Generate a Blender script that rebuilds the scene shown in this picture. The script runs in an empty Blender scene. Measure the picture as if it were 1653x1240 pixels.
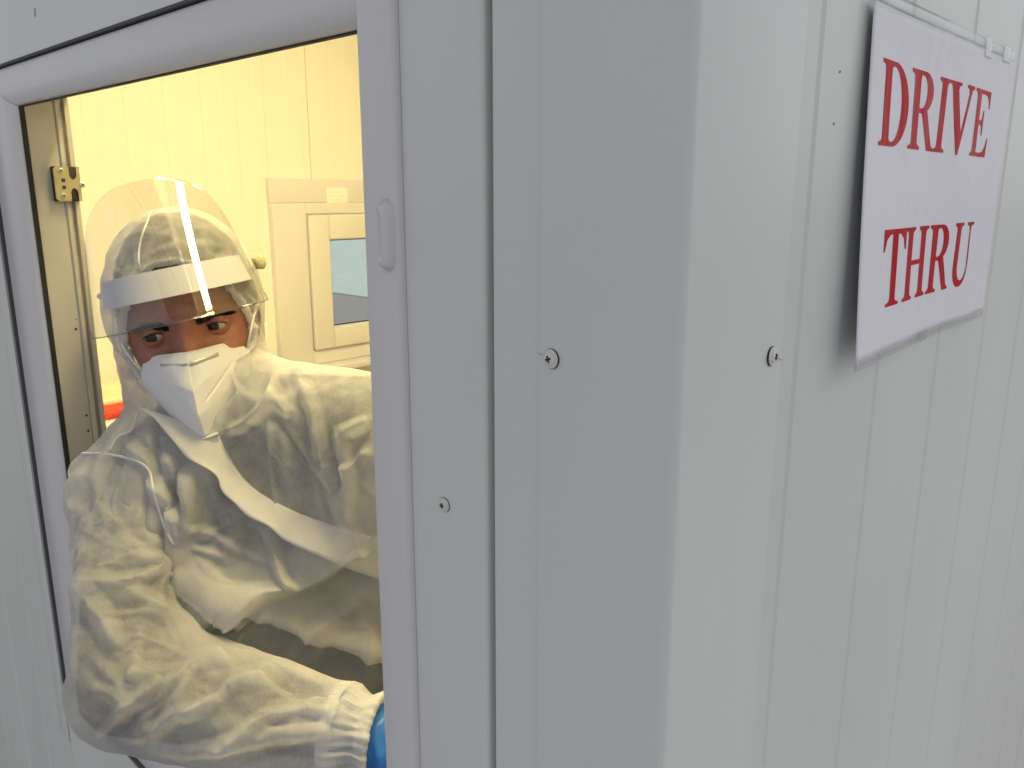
import bpy, bmesh, math, random
import numpy as np
from mathutils import Vector, Matrix
from mathutils.bvhtree import BVHTree
rnd = random.Random(7); rng = np.random.default_rng(7)
scn = bpy.context.scene; COL = scn.collection
R = math.radians

# ------------------------------------------------------------------ camera, sky, sun, exposure
CAM = Vector((0.1871, -0.3025, 1.5)); FPX = 1320.0
cd = bpy.data.cameras.new('camera'); cam = bpy.data.objects.new('camera', cd); COL.objects.link(cam)
cam.location = CAM; cam.rotation_euler = (R(90 - 13.134), 0, R(43.537))
cd.sensor_width = 36; cd.lens = 36 * FPX / 1653; cd.clip_start = 0.01; cd.clip_end = 2000
cd.dof.use_dof = True; cd.dof.focus_distance = .52; cd.dof.aperture_fstop = 40
scn.camera = cam
wd = bpy.data.worlds.new('World'); scn.world = wd; wd.use_nodes = True
nt = wd.node_tree; bg = nt.nodes['Background']
sky = nt.nodes.new('ShaderNodeTexSky'); sky.sky_type = 'NISHITA'; sky.sun_disc = False
SUN_AZ, SUN_EL = 62.0, 42.0          # azimuth from +x towards +y
sky.sun_elevation = R(SUN_EL); sky.sun_rotation = R(90 - SUN_AZ); sky.dust_density = 3.0; sky.air_density = 1.0
hs = nt.nodes.new('ShaderNodeHueSaturation'); hs.inputs['Saturation'].default_value = 0.12    # thin even overcast
mxs = nt.nodes.new('ShaderNodeMix'); mxs.data_type = 'RGBA'; mxs.inputs[0].default_value = .7; mxs.inputs[7].default_value = (4.6, 4.7, 4.95, 1)   # even cloud layer over the clear sky
nt.links.new(sky.outputs[0], hs.inputs['Color']); nt.links.new(hs.outputs[0], mxs.inputs[6]); nt.links.new(mxs.outputs[2], bg.inputs[0]); bg.inputs[1].default_value = 0.15
sd = bpy.data.lights.new('sun', 'SUN'); sd.energy = 0.7; sd.angle = R(40); sd.color = (1, 0.97, 0.93)
sun = bpy.data.objects.new('sun', sd); COL.objects.link(sun); sun.location = (3, 3, 6)
sv = Vector((math.cos(R(SUN_AZ)) * math.cos(R(SUN_EL)), math.sin(R(SUN_AZ)) * math.cos(R(SUN_EL)), math.sin(R(SUN_EL))))
sun.rotation_euler = sv.to_track_quat('Z', 'Y').to_euler()
scn.view_settings.view_transform = 'Standard'; scn.view_settings.look = 'None'
scn.view_settings.exposure = -0.05; scn.view_settings.gamma = 1.0
try: scn.cycles.max_bounces = 16; scn.cycles.transparent_max_bounces = 24; scn.cycles.transmission_bounces = 12
except Exception: pass

# viewing basis used only to work out where measured points of the place stand
_fw = np.array([-0.6708, 0.706, -0.2272]); _rt = np.array([0.7249, 0.6888, 0.0]); _up = np.array([-0.1565, 0.1647, 0.9738])
C0 = np.array(CAM)
def at(x, y, d): return C0 + d * (_fw + _rt * (x - 826.5) / FPX + _up * (620 - y) / FPX)
def pix(P):
    v = np.asarray(P) - C0; z = v @ _fw
    return np.stack([826.5 + FPX * (v @ _rt) / z, 620 - FPX * (v @ _up) / z], -1)

# ------------------------------------------------------------------ helpers
def tag(o, label=None, cat=None, group=None, kind=None):
    if label: o['label'] = label
    if cat: o['category'] = cat
    if group: o['group'] = group
    if kind: o['kind'] = kind
    return o
def link(name, me, m, parent=None, smooth=True):
    o = bpy.data.objects.new(name, me); COL.objects.link(o)
    for mm in (m if isinstance(m, (list, tuple)) else [m]):
        if mm: me.materials.append(mm)
    if parent: o.parent = parent
    if smooth: me.polygons.foreach_set('use_smooth', [True] * len(me.polygons))
    return o
def mesh(name, v, f, m, parent=None, smooth=True):
    me = bpy.data.meshes.new(name); me.from_pydata([tuple(p) for p in v], [], [tuple(int(i) for i in q) for q in f]); me.update()
    return link(name, me, m, parent, smooth)
def empty(name, loc=(0, 0, 0), parent=None):
    o = bpy.data.objects.new(name, None); COL.objects.link(o); o.location = loc; o.empty_display_size = .05
    if parent: o.parent = parent
    return o
def from_bm(name, bm, m, parent=None, smooth=False):
    me = bpy.data.meshes.new(name); bm.normal_update(); bm.to_mesh(me); bm.free()
    return link(name, me, m, parent, smooth)
def box(name, a, b, m, parent=None, bev=0.0, seg=2):
    bm = bmesh.new(); bmesh.ops.create_cube(bm, size=1)
    for v in bm.verts:
        v.co = Vector([(a[i] + b[i]) / 2 + v.co[i] * (b[i] - a[i]) for i in range(3)])
    if bev: bmesh.ops.bevel(bm, geom=bm.edges[:], offset=bev, segments=seg, affect='EDGES', profile=.6)
    o = from_bm(name, bm, m, parent, bool(bev))
    return o
def prism(name, prof, axis, a, b, m, parent=None, closed=True, smooth=False):
    """profile of 2D points swept along axis (0 x,1 y,2 z) from a to b"""
    oth = [i for i in range(3) if i != axis]; n = len(prof); v = []
    for t in (a, b):
        for p in prof:
            q = [0, 0, 0]; q[axis] = t; q[oth[0]] = p[0]; q[oth[1]] = p[1]; v.append(q)
    f = [(i, (i + 1) % n, n + (i + 1) % n, n + i) for i in range(n if closed else n - 1)]
    if closed: f += [tuple(range(n))[::-1], tuple(range(n, 2 * n))]
    o = mesh(name, v, f, m, parent, smooth)
    bm = bmesh.new(); bm.from_mesh(o.data); bmesh.ops.recalc_face_normals(bm, faces=bm.faces[:]); bm.to_mesh(o.data); bm.free()
    if smooth:
        try: o.data.set_sharp_from_angle(angle=R(40))
        except Exception: pass
    return o
def tube(name, pts, r, m, parent=None, seg=8, flat=None):
    pts = [Vector(p) for p in pts]; n = len(pts); v = []; f = []
    rr = r if isinstance(r, (list, tuple)) else [r] * n
    prev = None
    for i, p in enumerate(pts):
        t = (pts[min(i + 1, n - 1)] - pts[max(i - 1, 0)]).normalized()
        if prev is None: prev = t.orthogonal().normalized()
        u = (prev - t * prev.dot(t)).normalized(); w = t.cross(u); prev = u
        for k in range(seg):
            a = 2 * math.pi * k / seg; v.append(p + (u * math.cos(a) + w * math.sin(a)) * rr[i])
    for i in range(n - 1):
        for k in range(seg): f.append((i * seg + k, i * seg + (k + 1) % seg, (i + 1) * seg + (k + 1) % seg, (i + 1) * seg + k))
    f += [tuple(range(seg))[::-1], tuple(range((n - 1) * seg, n * seg))]
    return mesh(name, v, f, m, parent)
def smoothcurve(pts, n):
    """Catmull-Rom through pts, n samples"""
    P = np.array([tuple(p) for p in pts], float); P = np.vstack([2 * P[0] - P[1], P, 2 * P[-1] - P[-2]]); m = len(P) - 3; out = []
    for s in np.linspace(0, m - 1e-6, n):
        i = int(s); t = s - i; a, b, c, d = P[i:i + 4]
        out.append(.5 * ((2 * b) + (-a + c) * t + (2 * a - 5 * b + 4 * c - d) * t * t + (-a + 3 * b - 3 * c + d) * t ** 3))
    return np.array(out)

# ------------------------------------------------------------------ materials
def mat(name, col, rough=.5, metal=0, noise=0, nscale=8, bump=0, bscale=60, spec=.5, coat=0, sss=0, stretch=None, dirt=None):
    m = bpy.data.materials.new(name); m.use_nodes = True; t = m.node_tree; N = t.nodes; b = N['Principled BSDF']
    b.inputs['Base Color'].default_value = (*col, 1); b.inputs['Roughness'].default_value = rough; b.inputs['Metallic'].default_value = metal
    b.inputs['Specular IOR Level'].default_value = spec; b.inputs['Coat Weight'].default_value = coat; b.inputs['Coat Roughness'].default_value = .06
    if sss: b.inputs['Subsurface Weight'].default_value = sss; b.inputs['Subsurface Radius'].default_value = (.006, .002, .001); b.inputs['Subsurface Scale'].default_value = 1
    tc = N.new('ShaderNodeTexCoord'); mp = N.new('ShaderNodeMapping'); t.links.new(tc.outputs['Object'], mp.inputs['Vector'])
    if stretch: mp.inputs['Scale'].default_value = stretch
    if noise:
        nz = N.new('ShaderNodeTexNoise'); nz.inputs['Scale'].default_value = nscale; nz.inputs['Detail'].default_value = 6
        t.links.new(mp.outputs[0], nz.inputs['Vector'])
        rp = N.new('ShaderNodeValToRGB'); rp.color_ramp.elements[0].position = .3; rp.color_ramp.elements[1].position = .7
        rp.color_ramp.elements[0].color = (*[c * (1 - noise) for c in col], 1); rp.color_ramp.elements[1].color = (*[min(1, c * (1 + noise)) for c in col], 1)
        t.links.new(nz.outputs[0], rp.inputs[0]); t.links.new(rp.outputs[0], b.inputs['Base Color'])
        rr = N.new('ShaderNodeMapRange'); rr.inputs['To Min'].default_value = rough * .8; rr.inputs['To Max'].default_value = min(1, rough * 1.25)
        t.links.new(nz.outputs[0], rr.inputs[0]); t.links.new(rr.outputs[0], b.inputs['Roughness'])
        if dirt:
            vz = N.new('ShaderNodeTexNoise'); vz.inputs['Scale'].default_value = 55; vz.inputs['Detail'].default_value = 3; t.links.new(tc.outputs['Object'], vz.inputs['Vector'])
            r2 = N.new('ShaderNodeValToRGB'); r2.color_ramp.elements[0].position = .74; r2.color_ramp.elements[1].position = .80
            mx = N.new('ShaderNodeMix'); mx.data_type = 'RGBA'; mx.inputs[7].default_value = (*dirt, 1)
            sc = N.new('ShaderNodeMath'); sc.operation = 'MULTIPLY'; sc.inputs[1].default_value = .5
            t.links.new(vz.outputs[0], r2.inputs[0]); t.links.new(r2.outputs[0], sc.inputs[0]); t.links.new(sc.outputs[0], mx.inputs[0])
            t.links.new(rp.outputs[0], mx.inputs[6]); t.links.new(mx.outputs[2], b.inputs['Base Color'])
    if bump:
        bz = N.new('ShaderNodeTexNoise'); bz.inputs['Scale'].default_value = bscale; bz.inputs['Detail'].default_value = 4
        t.links.new(mp.outputs[0], bz.inputs['Vector'])
        bp = N.new('ShaderNodeBump'); bp.inputs['Strength'].default_value = bump; bp.inputs['Distance'].default_value = .002
        t.links.new(bz.outputs[0], bp.inputs['Height']); t.links.new(bp.outputs[0], b.inputs['Normal'])
    return m
def emis(name, col, s):
    m = bpy.data.materials.new(name); m.use_nodes = True; t = m.node_tree; t.nodes.remove(t.nodes['Principled BSDF'])
    e = t.nodes.new('ShaderNodeEmission'); e.inputs[0].default_value = (*col, 1); e.inputs[1].default_value = s
    t.links.new(e.outputs[0], t.nodes['Material Output'].inputs[0]); return m
def fabric(name, see=.22, col=(.80, .80, .80), trans=.45, mott=.14, bump=.35, cling=0.0):
    """thin white nonwoven: part diffuse, part translucent, a little see-through between the fibres"""
    m = bpy.data.materials.new(name); m.use_nodes = True; t = m.node_tree; N = t.nodes; N.remove(N['Principled BSDF']); L = t.links.new
    tc = N.new('ShaderNodeTexCoord')
    d = N.new('ShaderNodeBsdfDiffuse'); d.inputs[0].default_value = (*col, 1)
    tr = N.new('ShaderNodeBsdfTranslucent'); tr.inputs[0].default_value = (*col, 1)
    tp = N.new('ShaderNodeBsdfTransparent'); tp.inputs[0].default_value = (.97, .97, .97, 1)
    m1 = N.new('ShaderNodeMixShader'); m1.inputs[0].default_value = trans; L(d.outputs[0], m1.inputs[1]); L(tr.outputs[0], m1.inputs[2])
    n1 = N.new('ShaderNodeTexNoise'); n1.inputs['Scale'].default_value = 38; n1.inputs['Detail'].default_value = 7; n1.inputs['Roughness'].default_value = .65
    n2 = N.new('ShaderNodeTexNoise'); n2.inputs['Scale'].default_value = 420; n2.inputs['Detail'].default_value = 3
    L(tc.outputs['Object'], n1.inputs['Vector']); L(tc.outputs['Object'], n2.inputs['Vector'])
    a = N.new('ShaderNodeMapRange'); a.inputs['From Min'].default_value = .35; a.inputs['From Max'].default_value = .65
    a.inputs['To Min'].default_value = see - mott; a.inputs['To Max'].default_value = see + mott; L(n1.outputs[0], a.inputs[0])
    b = N.new('ShaderNodeMapRange'); b.inputs['From Min'].default_value = .3; b.inputs['From Max'].default_value = .7
    b.inputs['To Min'].default_value = -mott * .5; b.inputs['To Max'].default_value = mott * .5; L(n2.outputs[0], b.inputs[0])
    s = N.new('ShaderNodeMath'); s.use_clamp = True; L(a.outputs[0], s.inputs[0]); L(b.outputs[0], s.inputs[1])
    if cling:      # lying close on what is under it, the thin web lets it show
        at_ = N.new('ShaderNodeAttribute'); at_.attribute_name = 'cling'
        c1 = N.new('ShaderNodeMath'); c1.operation = 'MULTIPLY_ADD'; c1.inputs[1].default_value = 1.6; c1.inputs[2].default_value = cling; L(s.outputs[0], c1.inputs[0])
        c2 = N.new('ShaderNodeMath'); c2.operation = 'MULTIPLY'; L(at_.outputs['Fac'], c2.inputs[0]); L(c1.outputs[0], c2.inputs[1])
        c3 = N.new('ShaderNodeMath'); c3.operation = 'ADD'; c3.use_clamp = True; L(s.outputs[0], c3.inputs[0]); L(c2.outputs[0], c3.inputs[1]); s = c3
    m2 = N.new('ShaderNodeMixShader'); L(s.outputs[0], m2.inputs[0]); L(m1.outputs[0], m2.inputs[1]); L(tp.outputs[0], m2.inputs[2])
    L(m2.outputs[0], N['Material Output'].inputs[0])
    # pressed-in creases of a thin sheet: two sizes of flat facets meeting in sharp lines
    wz = N.new('ShaderNodeTexNoise'); wz.inputs['Scale'].default_value = 9; wz.inputs['Detail'].default_value = 3; L(tc.outputs['Object'], wz.inputs['Vector'])
    wa = N.new('ShaderNodeVectorMath'); wa.operation = 'MULTIPLY_ADD'; wa.inputs[1].default_value = (.09, .09, .09); L(wz.outputs['Color'], wa.inputs[0]); L(tc.outputs['Object'], wa.inputs[2])
    prev = None
    for sc_, st_, ds_ in ((11, .55, .010), (27, .4, .004)):
        vo = N.new('ShaderNodeTexVoronoi'); vo.feature = 'F1'; vo.distance = 'CHEBYCHEV'; vo.inputs['Scale'].default_value = sc_; L(wa.outputs[0], vo.inputs['Vector'])
        bp = N.new('ShaderNodeBump'); bp.inputs['Strength'].default_value = st_ * bump / .1; bp.inputs['Distance'].default_value = ds_; L(vo.outputs['Distance'], bp.inputs['Height'])
        if prev: L(prev.outputs[0], bp.inputs['Normal'])
        prev = bp
    L(bp.outputs[0], d.inputs['Normal']); L(bp.outputs[0], tr.inputs['Normal'])
    return m
def clear(name, rough=.02, tint=(.97, .98, .98), ior=1.5, base=0.0):
    m = bpy.data.materials.new(name); m.use_nodes = True; t = m.node_tree; N = t.nodes; N.remove(N['Principled BSDF']); L = t.links.new
    tp = N.new('ShaderNodeBsdfTransparent'); tp.inputs[0].default_value = (*tint, 1)
    g = N.new('ShaderNodeBsdfGlossy'); g.inputs['Roughness'].default_value = rough
    lw = N.new('ShaderNodeLayerWeight'); lw.inputs[0].default_value = .5; pw = N.new('ShaderNodeMath'); pw.operation = 'POWER'; pw.inputs[1].default_value = 5; L(lw.outputs['Facing'], pw.inputs[0])
    ad = N.new('ShaderNodeMath'); ad.operation = 'MULTIPLY_ADD'; ad.inputs[1].default_value = .6; ad.inputs[2].default_value = .04 + base; L(pw.outputs[0], ad.inputs[0])
    mx = N.new('ShaderNodeMixShader'); L(ad.outputs[0], mx.inputs[0]); L(tp.outputs[0], mx.inputs[1]); L(g.outputs[0], mx.inputs[2]); L(mx.outputs[0], N['Material Output'].inputs[0])
    return m

STEEL = mat('white_coated_steel', (.66, .675, .662), .30, noise=.055, nscale=3, bump=.14, bscale=5, stretch=(1, 1, .35), dirt=(.45, .44, .42))
FLASH = mat('flashing_steel', (.67, .682, .675), .32, noise=.05, nscale=3, bump=.14, bscale=5, stretch=(1, 1, .3))
PVC = mat('white_pvc', (.675, .667, .688), .3, bump=.02, bscale=14)
RUBBER = mat('black_rubber', (.015, .015, .015), .7)
INWALL = mat('inner_wall_white', (.82, .81, .76), .42, bump=.03, bscale=8)
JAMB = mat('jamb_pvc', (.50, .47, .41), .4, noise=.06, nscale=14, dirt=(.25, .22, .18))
BRASS = mat('yellow_zinc', (.42, .39, .25), .4, metal=.7, noise=.06, nscale=60)
ZINC = mat('zinc', (.6, .6, .58), .3, metal=1)
DARK = mat('recess_shade', (.02, .02, .02), .6)  # near-black colour standing in for shade inside holes, slots and crosses
SCREWM = mat('screw_paint', (.66, .66, .65), .35, noise=.05, nscale=90)
GLASS = clear('window_glass', .01, (.93, .96, .95), 1.5)
FLOOR = mat('vinyl_floor', (.32, .29, .25), .5, noise=.08, nscale=30)
CONC = mat('concrete', (.33, .325, .31), .85, noise=.12, nscale=18, bump=.2, bscale=90)

# ------------------------------------------------------------------ ground
def sheet(name, x0, x1, y0, y1, z, m):
    o = mesh(name, [(x0, y0, z), (x1, y0, z), (x1, y1, z), (x0, y1, z)], [(0, 1, 2, 3)], m, smooth=False); tag(o, kind='structure'); return o
sheet('ground', -300, 300, -300, 300, 0, mat('pale_concrete', (.40, .395, .385), .8, noise=.12, nscale=2.5, bump=.2, bscale=60))
sheet('painted_yard', -60, -3.5, 6.95, 60, .008, mat('mint_court_paint', (.62, .74, .68), .7, noise=.05, nscale=3))
sheet('concrete_yard', -60, -3.45, -6, 6.9, .006, CONC)
box('pavement', (-3.4, -.9, .004), (.9, 3.6, .05), CONC, bev=.01).__setitem__('kind', 'structure')

# ------------------------------------------------------------------ cabin
cabin = empty('cabin', (-1.27, 1.3, .05))
tag(cabin, 'white sandwich panel testing cabin with an open service window', 'cabin')
def C(name, a, b, m, bev=0.0, parent=None): return par(box(name, a, b, m, bev=bev), parent or cabin)
def world(o):
    m = o.matrix_parent_inverse @ o.matrix_basis if o.parent else o.matrix_basis
    return world(o.parent) @ m if o.parent else m.copy()
def par(o, p):
    """parent without moving"""
    o.parent = p; o.matrix_parent_inverse = world(p).inverted(); return o
Z0, Z1 = .05, 2.6
RIB = .125
def ribbed(name, axis_h, h0, h1, z0, z1, face, sgn, m, thick, first, w=.0032, d=.0010, step2=.0575):
    """upright panel: micro ribs pressed into the sheet; axis_h 0 -> panel along x (face = y), 1 -> along y (face = x); sgn = outward sign"""
    pts = [(h0, 0.0)]
    k = math.floor((h0 - first) / RIB) - 1
    while True:
        a = first + k * RIB          # proud -> recessed
        b = a + RIB - step2          # recessed -> proud
        k += 1
        if a > h1: break
        for q, dz in ((a, 0), (a + w, -d), (b, -d), (b + w, 0)):
            if h0 + .001 < q < h1 - .001: pts.append((q, dz))
    pts[0] = (h0, pts[1][1] if len(pts) > 1 else 0); pts.append((h1, pts[-1][1]))
    prof = [(h, face + sgn * dz) for h, dz in pts] + [(h1, face - sgn * thick), (h0, face - sgn * thick)]
    if axis_h == 0: o = prism(name, prof, 2, z0, z1, m)
    else: o = prism(name, [(p[1], p[0]) for p in prof], 2, z0, z1, m)
    return o
# right-hand outer wall (faces +x): three panels a metre wide
for y0, y1 in ((.03, 1.0095), (1.0115, 2.0095), (2.0115, 2.70)):
    par(ribbed('wall_panel', 1, y0, y1, Z0, Z1, -.0015, 1, STEEL, .03, .1774), cabin)
# front outer wall (faces -y): left of the window, under it, over it
par(ribbed('wall_panel', 0, -2.56, -.9600, Z0, Z1, .0, -1, STEEL, .045, -1.085), cabin)
C('wall_panel', (-.9590, .0, Z0), (-.1195, .045, .8390), STEEL)
C('wall_panel', (-.9590, .0, 1.6372), (-.1195, .045, Z1), STEEL)
# flat trim to the left of the frame, ends below it
C('trim_strip', (-.996, -.0016, .745), (-.9602, -.0002, 2.2), FLASH, .0006)
# flat cover strip between window and joint, with a rounded right edge
prof = [(-.1834, -.001), (-.1235, -.001)]
for k in range(7):
    a = R(-90 + 15 * k); prof.append((-.1235 + .0035 * math.cos(a), .0025 + .0035 * math.sin(a)))
prof += [(-.12, .03), (-.1834, .03)]
cover = par(prism('cover_strip', prof, 2, Z0, Z1, FLASH, smooth=True), cabin)
# trim right of the joint, with a rounded left edge, running under the corner flashing
prof = [(-.04, .0)]
for k in range(7):
    a = R(270 - 15 * k); prof.append((-.112 + .0035 * math.cos(a), .0035 + .0035 * math.sin(a)))
prof += [(-.1155, .03), (-.04, .03)]
par(prism('edge_trim', prof, 2, Z0, Z1, FLASH, smooth=True), cabin)
C('joint_seal', (-.1199, .022, Z0), (-.1156, .03, Z1), RUBBER)
# corner flashing: folded sheet, rounded nose, hemmed flange edges
fo = []; FL, FR = -.0792, .0945; t_ = .0012; off = .0016
fo.append((FL, -.0004)); fo.append((FL - .0004, -.0012)); fo.append((FL, -off - t_ + .0006)); fo.append((FL + .004, -off - t_))
rc = .0045
fo.append((off - rc + t_, -off - t_))
for k in range(1, 8):
    a = R(-90 + 90 * k / 8); fo.append((off + t_ - rc + rc * math.cos(a), -off - t_ + rc + rc * math.sin(a)))
fo += [(off + t_, FR - .004), (off + t_ - .0006, FR), (.0012, FR + .0004), (.0002, FR)]
fo += [(off - .0012, .006), (-.004, -.0006)]
flash = par(prism('corner_flashing', fo, 2, Z0, Z1, FLASH, smooth=True), cabin)
# inside of the cabin
XI, YI, ZF, ZC = -2.5, 2.60, .10, 2.45
C('floor', (-2.56, .05, .05), (-.045, 2.66, ZF), FLOOR)
C('roof', (-2.9, -.75, 2.6), (.75, 3.0, 2.70), FLASH, .008)  # overhang is out of view, deepened to shade the upper walls
C('ceiling', (-2.56, .046, ZC), (-.046, 2.66, 2.598), INWALL)
C('back_wall', (-2.56, 2.601, ZF), (-.046, 2.70, 2.598), INWALL)
C('inner_lining', (-.0455, .046, ZF), (-.033, 2.60, ZC - .001), mat('grey_lining', (.50, .48, .45), .5))  # unseen wall, its grey made up to limit light bounced onto the mask
C('inner_lining', (-.1195, .0455, ZF), (-.046, .058, ZC - .001), INWALL)
C('inner_lining', (-2.50, .0455, ZF), (-.9605, .058, ZC - .001), INWALL)
C('inner_lining', (-.9600, .0455, ZF), (-.1205, .058, .8390), INWALL)
C('inner_lining', (-.9600, .0455, 1.6375), (-.1205, .058, ZC - .001), INWALL)
# far end wall, ribbed lining in panels round the far window
WY0, WY1, WZ0, WZ1 = 1.272, 2.02, .86, 1.47
def endp(y0, y1, z0, z1, name='wall_panel'): par(ribbed(name, 1, y0, y1, z0, z1, XI, 1, INWALL, .06, 1.29, w=.004, d=.0012), cabin)
endp(.0585, .4535, ZF, ZC); endp(.4555, 1.2715, ZF, ZC); endp(1.2725, 1.447, 1.471, ZC); endp(1.4495, 2.0195, 1.471, ZC)
endp(1.2725, 2.0195, ZF, .859); endp(2.0205, 2.60, ZF, ZC)
C('skirting', (XI + .0005, .06, ZF), (XI + .014, 2.59, ZF + .07), PVC, .002)

# ------------------------------------------------------------------ service window
OX0, OX1, OZ0, OZ1 = -.87, -.222, .905, 1.5945
win = par(empty('service_window', (-.55, 0, .85)), cabin)
GX0, GZ0, GZ1 = -.9565, .8425, 1.6352
FY = .0035
def rounded_profile(o_, i_):
    """frame section from outer edge o_ (0) to inner edge (1): list of (t, y)"""
    w = abs(i_ - o_); pts = [(0, .04), (0, FY + .003), (.0015, FY + .0008), (.004, FY)]
    q_ = min(.026, .42 * w); pts += [(w - q_, FY)]
    for k in range(1, 9):
        a = R(90 * k / 8); pts.append((w - q_ + q_ * math.sin(a), FY + .010 * (1 - math.cos(a))))
    pts += [(w, .0165), (w * .5, .018), (w * .5, .062), (w * .3, .062)]
    s = 1 if i_ > o_ else -1
    return [(o_ + s * t, y) for t, y in pts]
# left stile and head and bottom rail are mitred: cut by shearing the ends
def rail(name, which):
    if which == 'left':
        pr = rounded_profile(GX0, OX0); v = []; n = len(pr)
        for end in (0, 1):
            for x, y in pr:
                k = (x - GX0) / (OX0 - GX0)
                z = GZ0 + k * (OZ0 - GZ0) if end == 0 else GZ1 - k * (GZ1 - OZ1)
                v.append((x, y, z))
    else:
        o_, i_ = (GZ1, OZ1) if which == 'top' else (GZ0, OZ0)
        pr = rounded_profile(o_, i_); v = []; n = len(pr)
        for end in (0, 1):
            for z, y in pr:
                k = (z - o_) / (i_ - o_)
                v.append((GX0 + k * (OX0 - GX0) + .0004 if end == 0 else -.192, y, z))
    f = [(i, (i + 1) % n, n + (i + 1) % n, n + i) for i in range(n)] + [tuple(range(n))[::-1], tuple(range(n, 2 * n))]
    o = mesh(name, v, f, PVC); bm = bmesh.new(); bm.from_mesh(o.data); bmesh.ops.recalc_face_normals(bm, faces=bm.faces[:]); bm.to_mesh(o.data); bm.free()
    o.data.set_sharp_from_angle(angle=R(35)); return par(o, win)
rail('frame_rail', 'top'); rail('frame_stile', 'left'); rail('frame_rail', 'bottom')
for a, b_ in (((-.9589, .0006, .8391), (-.9568, .03, 1.6371)), ((-.9567, .0006, 1.6354), (-.1925, .03, 1.6371)), ((-.9567, .0006, .8391), (-.1925, .03, .8423))):
    C('seal', a, b_, mat('grey_seal', (.085, .085, .09), .7), parent=win)
# black gasket line inside the frame, and the deeper jamb with its lip
for nm, a, b in (('gasket', (OX0 - .0005, .0125, OZ0), (OX0 + .0022, .0175, OZ1)), ('gasket', (OX0 + .003, .0125, OZ1 - .0010), (OX1, .0165, OZ1 + .001)), ('gasket', (OX0 + .003, .0125, OZ0 - .001), (OX1, .0165, OZ0 + .0022))):
    C(nm, a, b, RUBBER, parent=win)
jp = [(OX0 - .01, .018), (OX0 + .0015, .018), (OX0 + .0015, .047), (OX0 + .0005, .048), (OX0 + .0035, .0495), (OX0 + .0035, .0535), (OX0 - .003, .0545), (OX0 - .003, .058), (OX0 + .003, .059), (OX0 + .003, .064), (OX0 - .01, .064)]
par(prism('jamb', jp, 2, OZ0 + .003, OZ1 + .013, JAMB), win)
for z in (1.352, 1.340, 1.232, 1.212, 1.02):      # flat dark discs painted as the shade in small drilled holes
    bm = bmesh.new(); bmesh.ops.create_circle(bm, cap_ends=True, radius=.0016 if z != 1.352 else .0009, segments=12)
    o = from_bm('screw_hole', bm, DARK); o.rotation_euler = (0, R(90), 0); o.location = (OX0 + .0019, .043 if z != 1.352 else .0445, z)
    par(o, win)
C('frame_rail', (OX0 + .003, .018, OZ1 + .014), (OX1, .064, OZ1 + .03), PVC, parent=win)
C('window_sill', (OX0 + .003, .018, OZ0 - .03), (OX1, .075, OZ0 - .0015), PVC, .002, parent=win)
# right stile of the sliding sash, in front of the frame
pr = [(-.1840, .02), (-.1840, -.0035), (-.1848, -.0052), (-.1865, -.006), (-.2135, -.006), (-.2155, -.0052), (-.2165, -.0035), (-.2165, .045), (-.20, .045)]
sash = par(prism('sash_stile', pr, 2, .83, 1.75, PVC, smooth=True), win)
# moulded pull handle on the sash stile (lofted, hollowed face)
def pull():
    v = []; f = []; ns = 26; m_ = 14
    zc, hh = 1.4765, .0195; xc = -.1935
    for i in range(ns + 1):
        s = -1 + 2 * i / ns; e = (1 - abs(s) ** 5) ** .5
        for j in range(m_ + 1):
            q = -1 + 2 * j / m_
            x = xc + .0075 * q * (.55 + .45 * e)
            prof_ = (1 - abs(q) ** 4) * (.3 + .7 * e)
            y = -.0058 - .0068 * prof_ * (1 if q > -.15 else .75)
            y += .0040 * math.exp(-((q + .30) / .38) ** 2) * max(0, 1 - (abs(s) / .72) ** 6)
            if j in (0, m_): y = -.0055
            v.append((x, y, zc + hh * s))
    for i in range(ns):
        for j in range(m_): a = i * (m_ + 1) + j; f.append((a, a + 1, a + m_ + 2, a + m_ + 1))
    o = mesh('pull_handle', v, f, mat('handle_pvc', (.66, .65, .68), .16, bump=.02)); return par(o, win)
pull()
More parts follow.
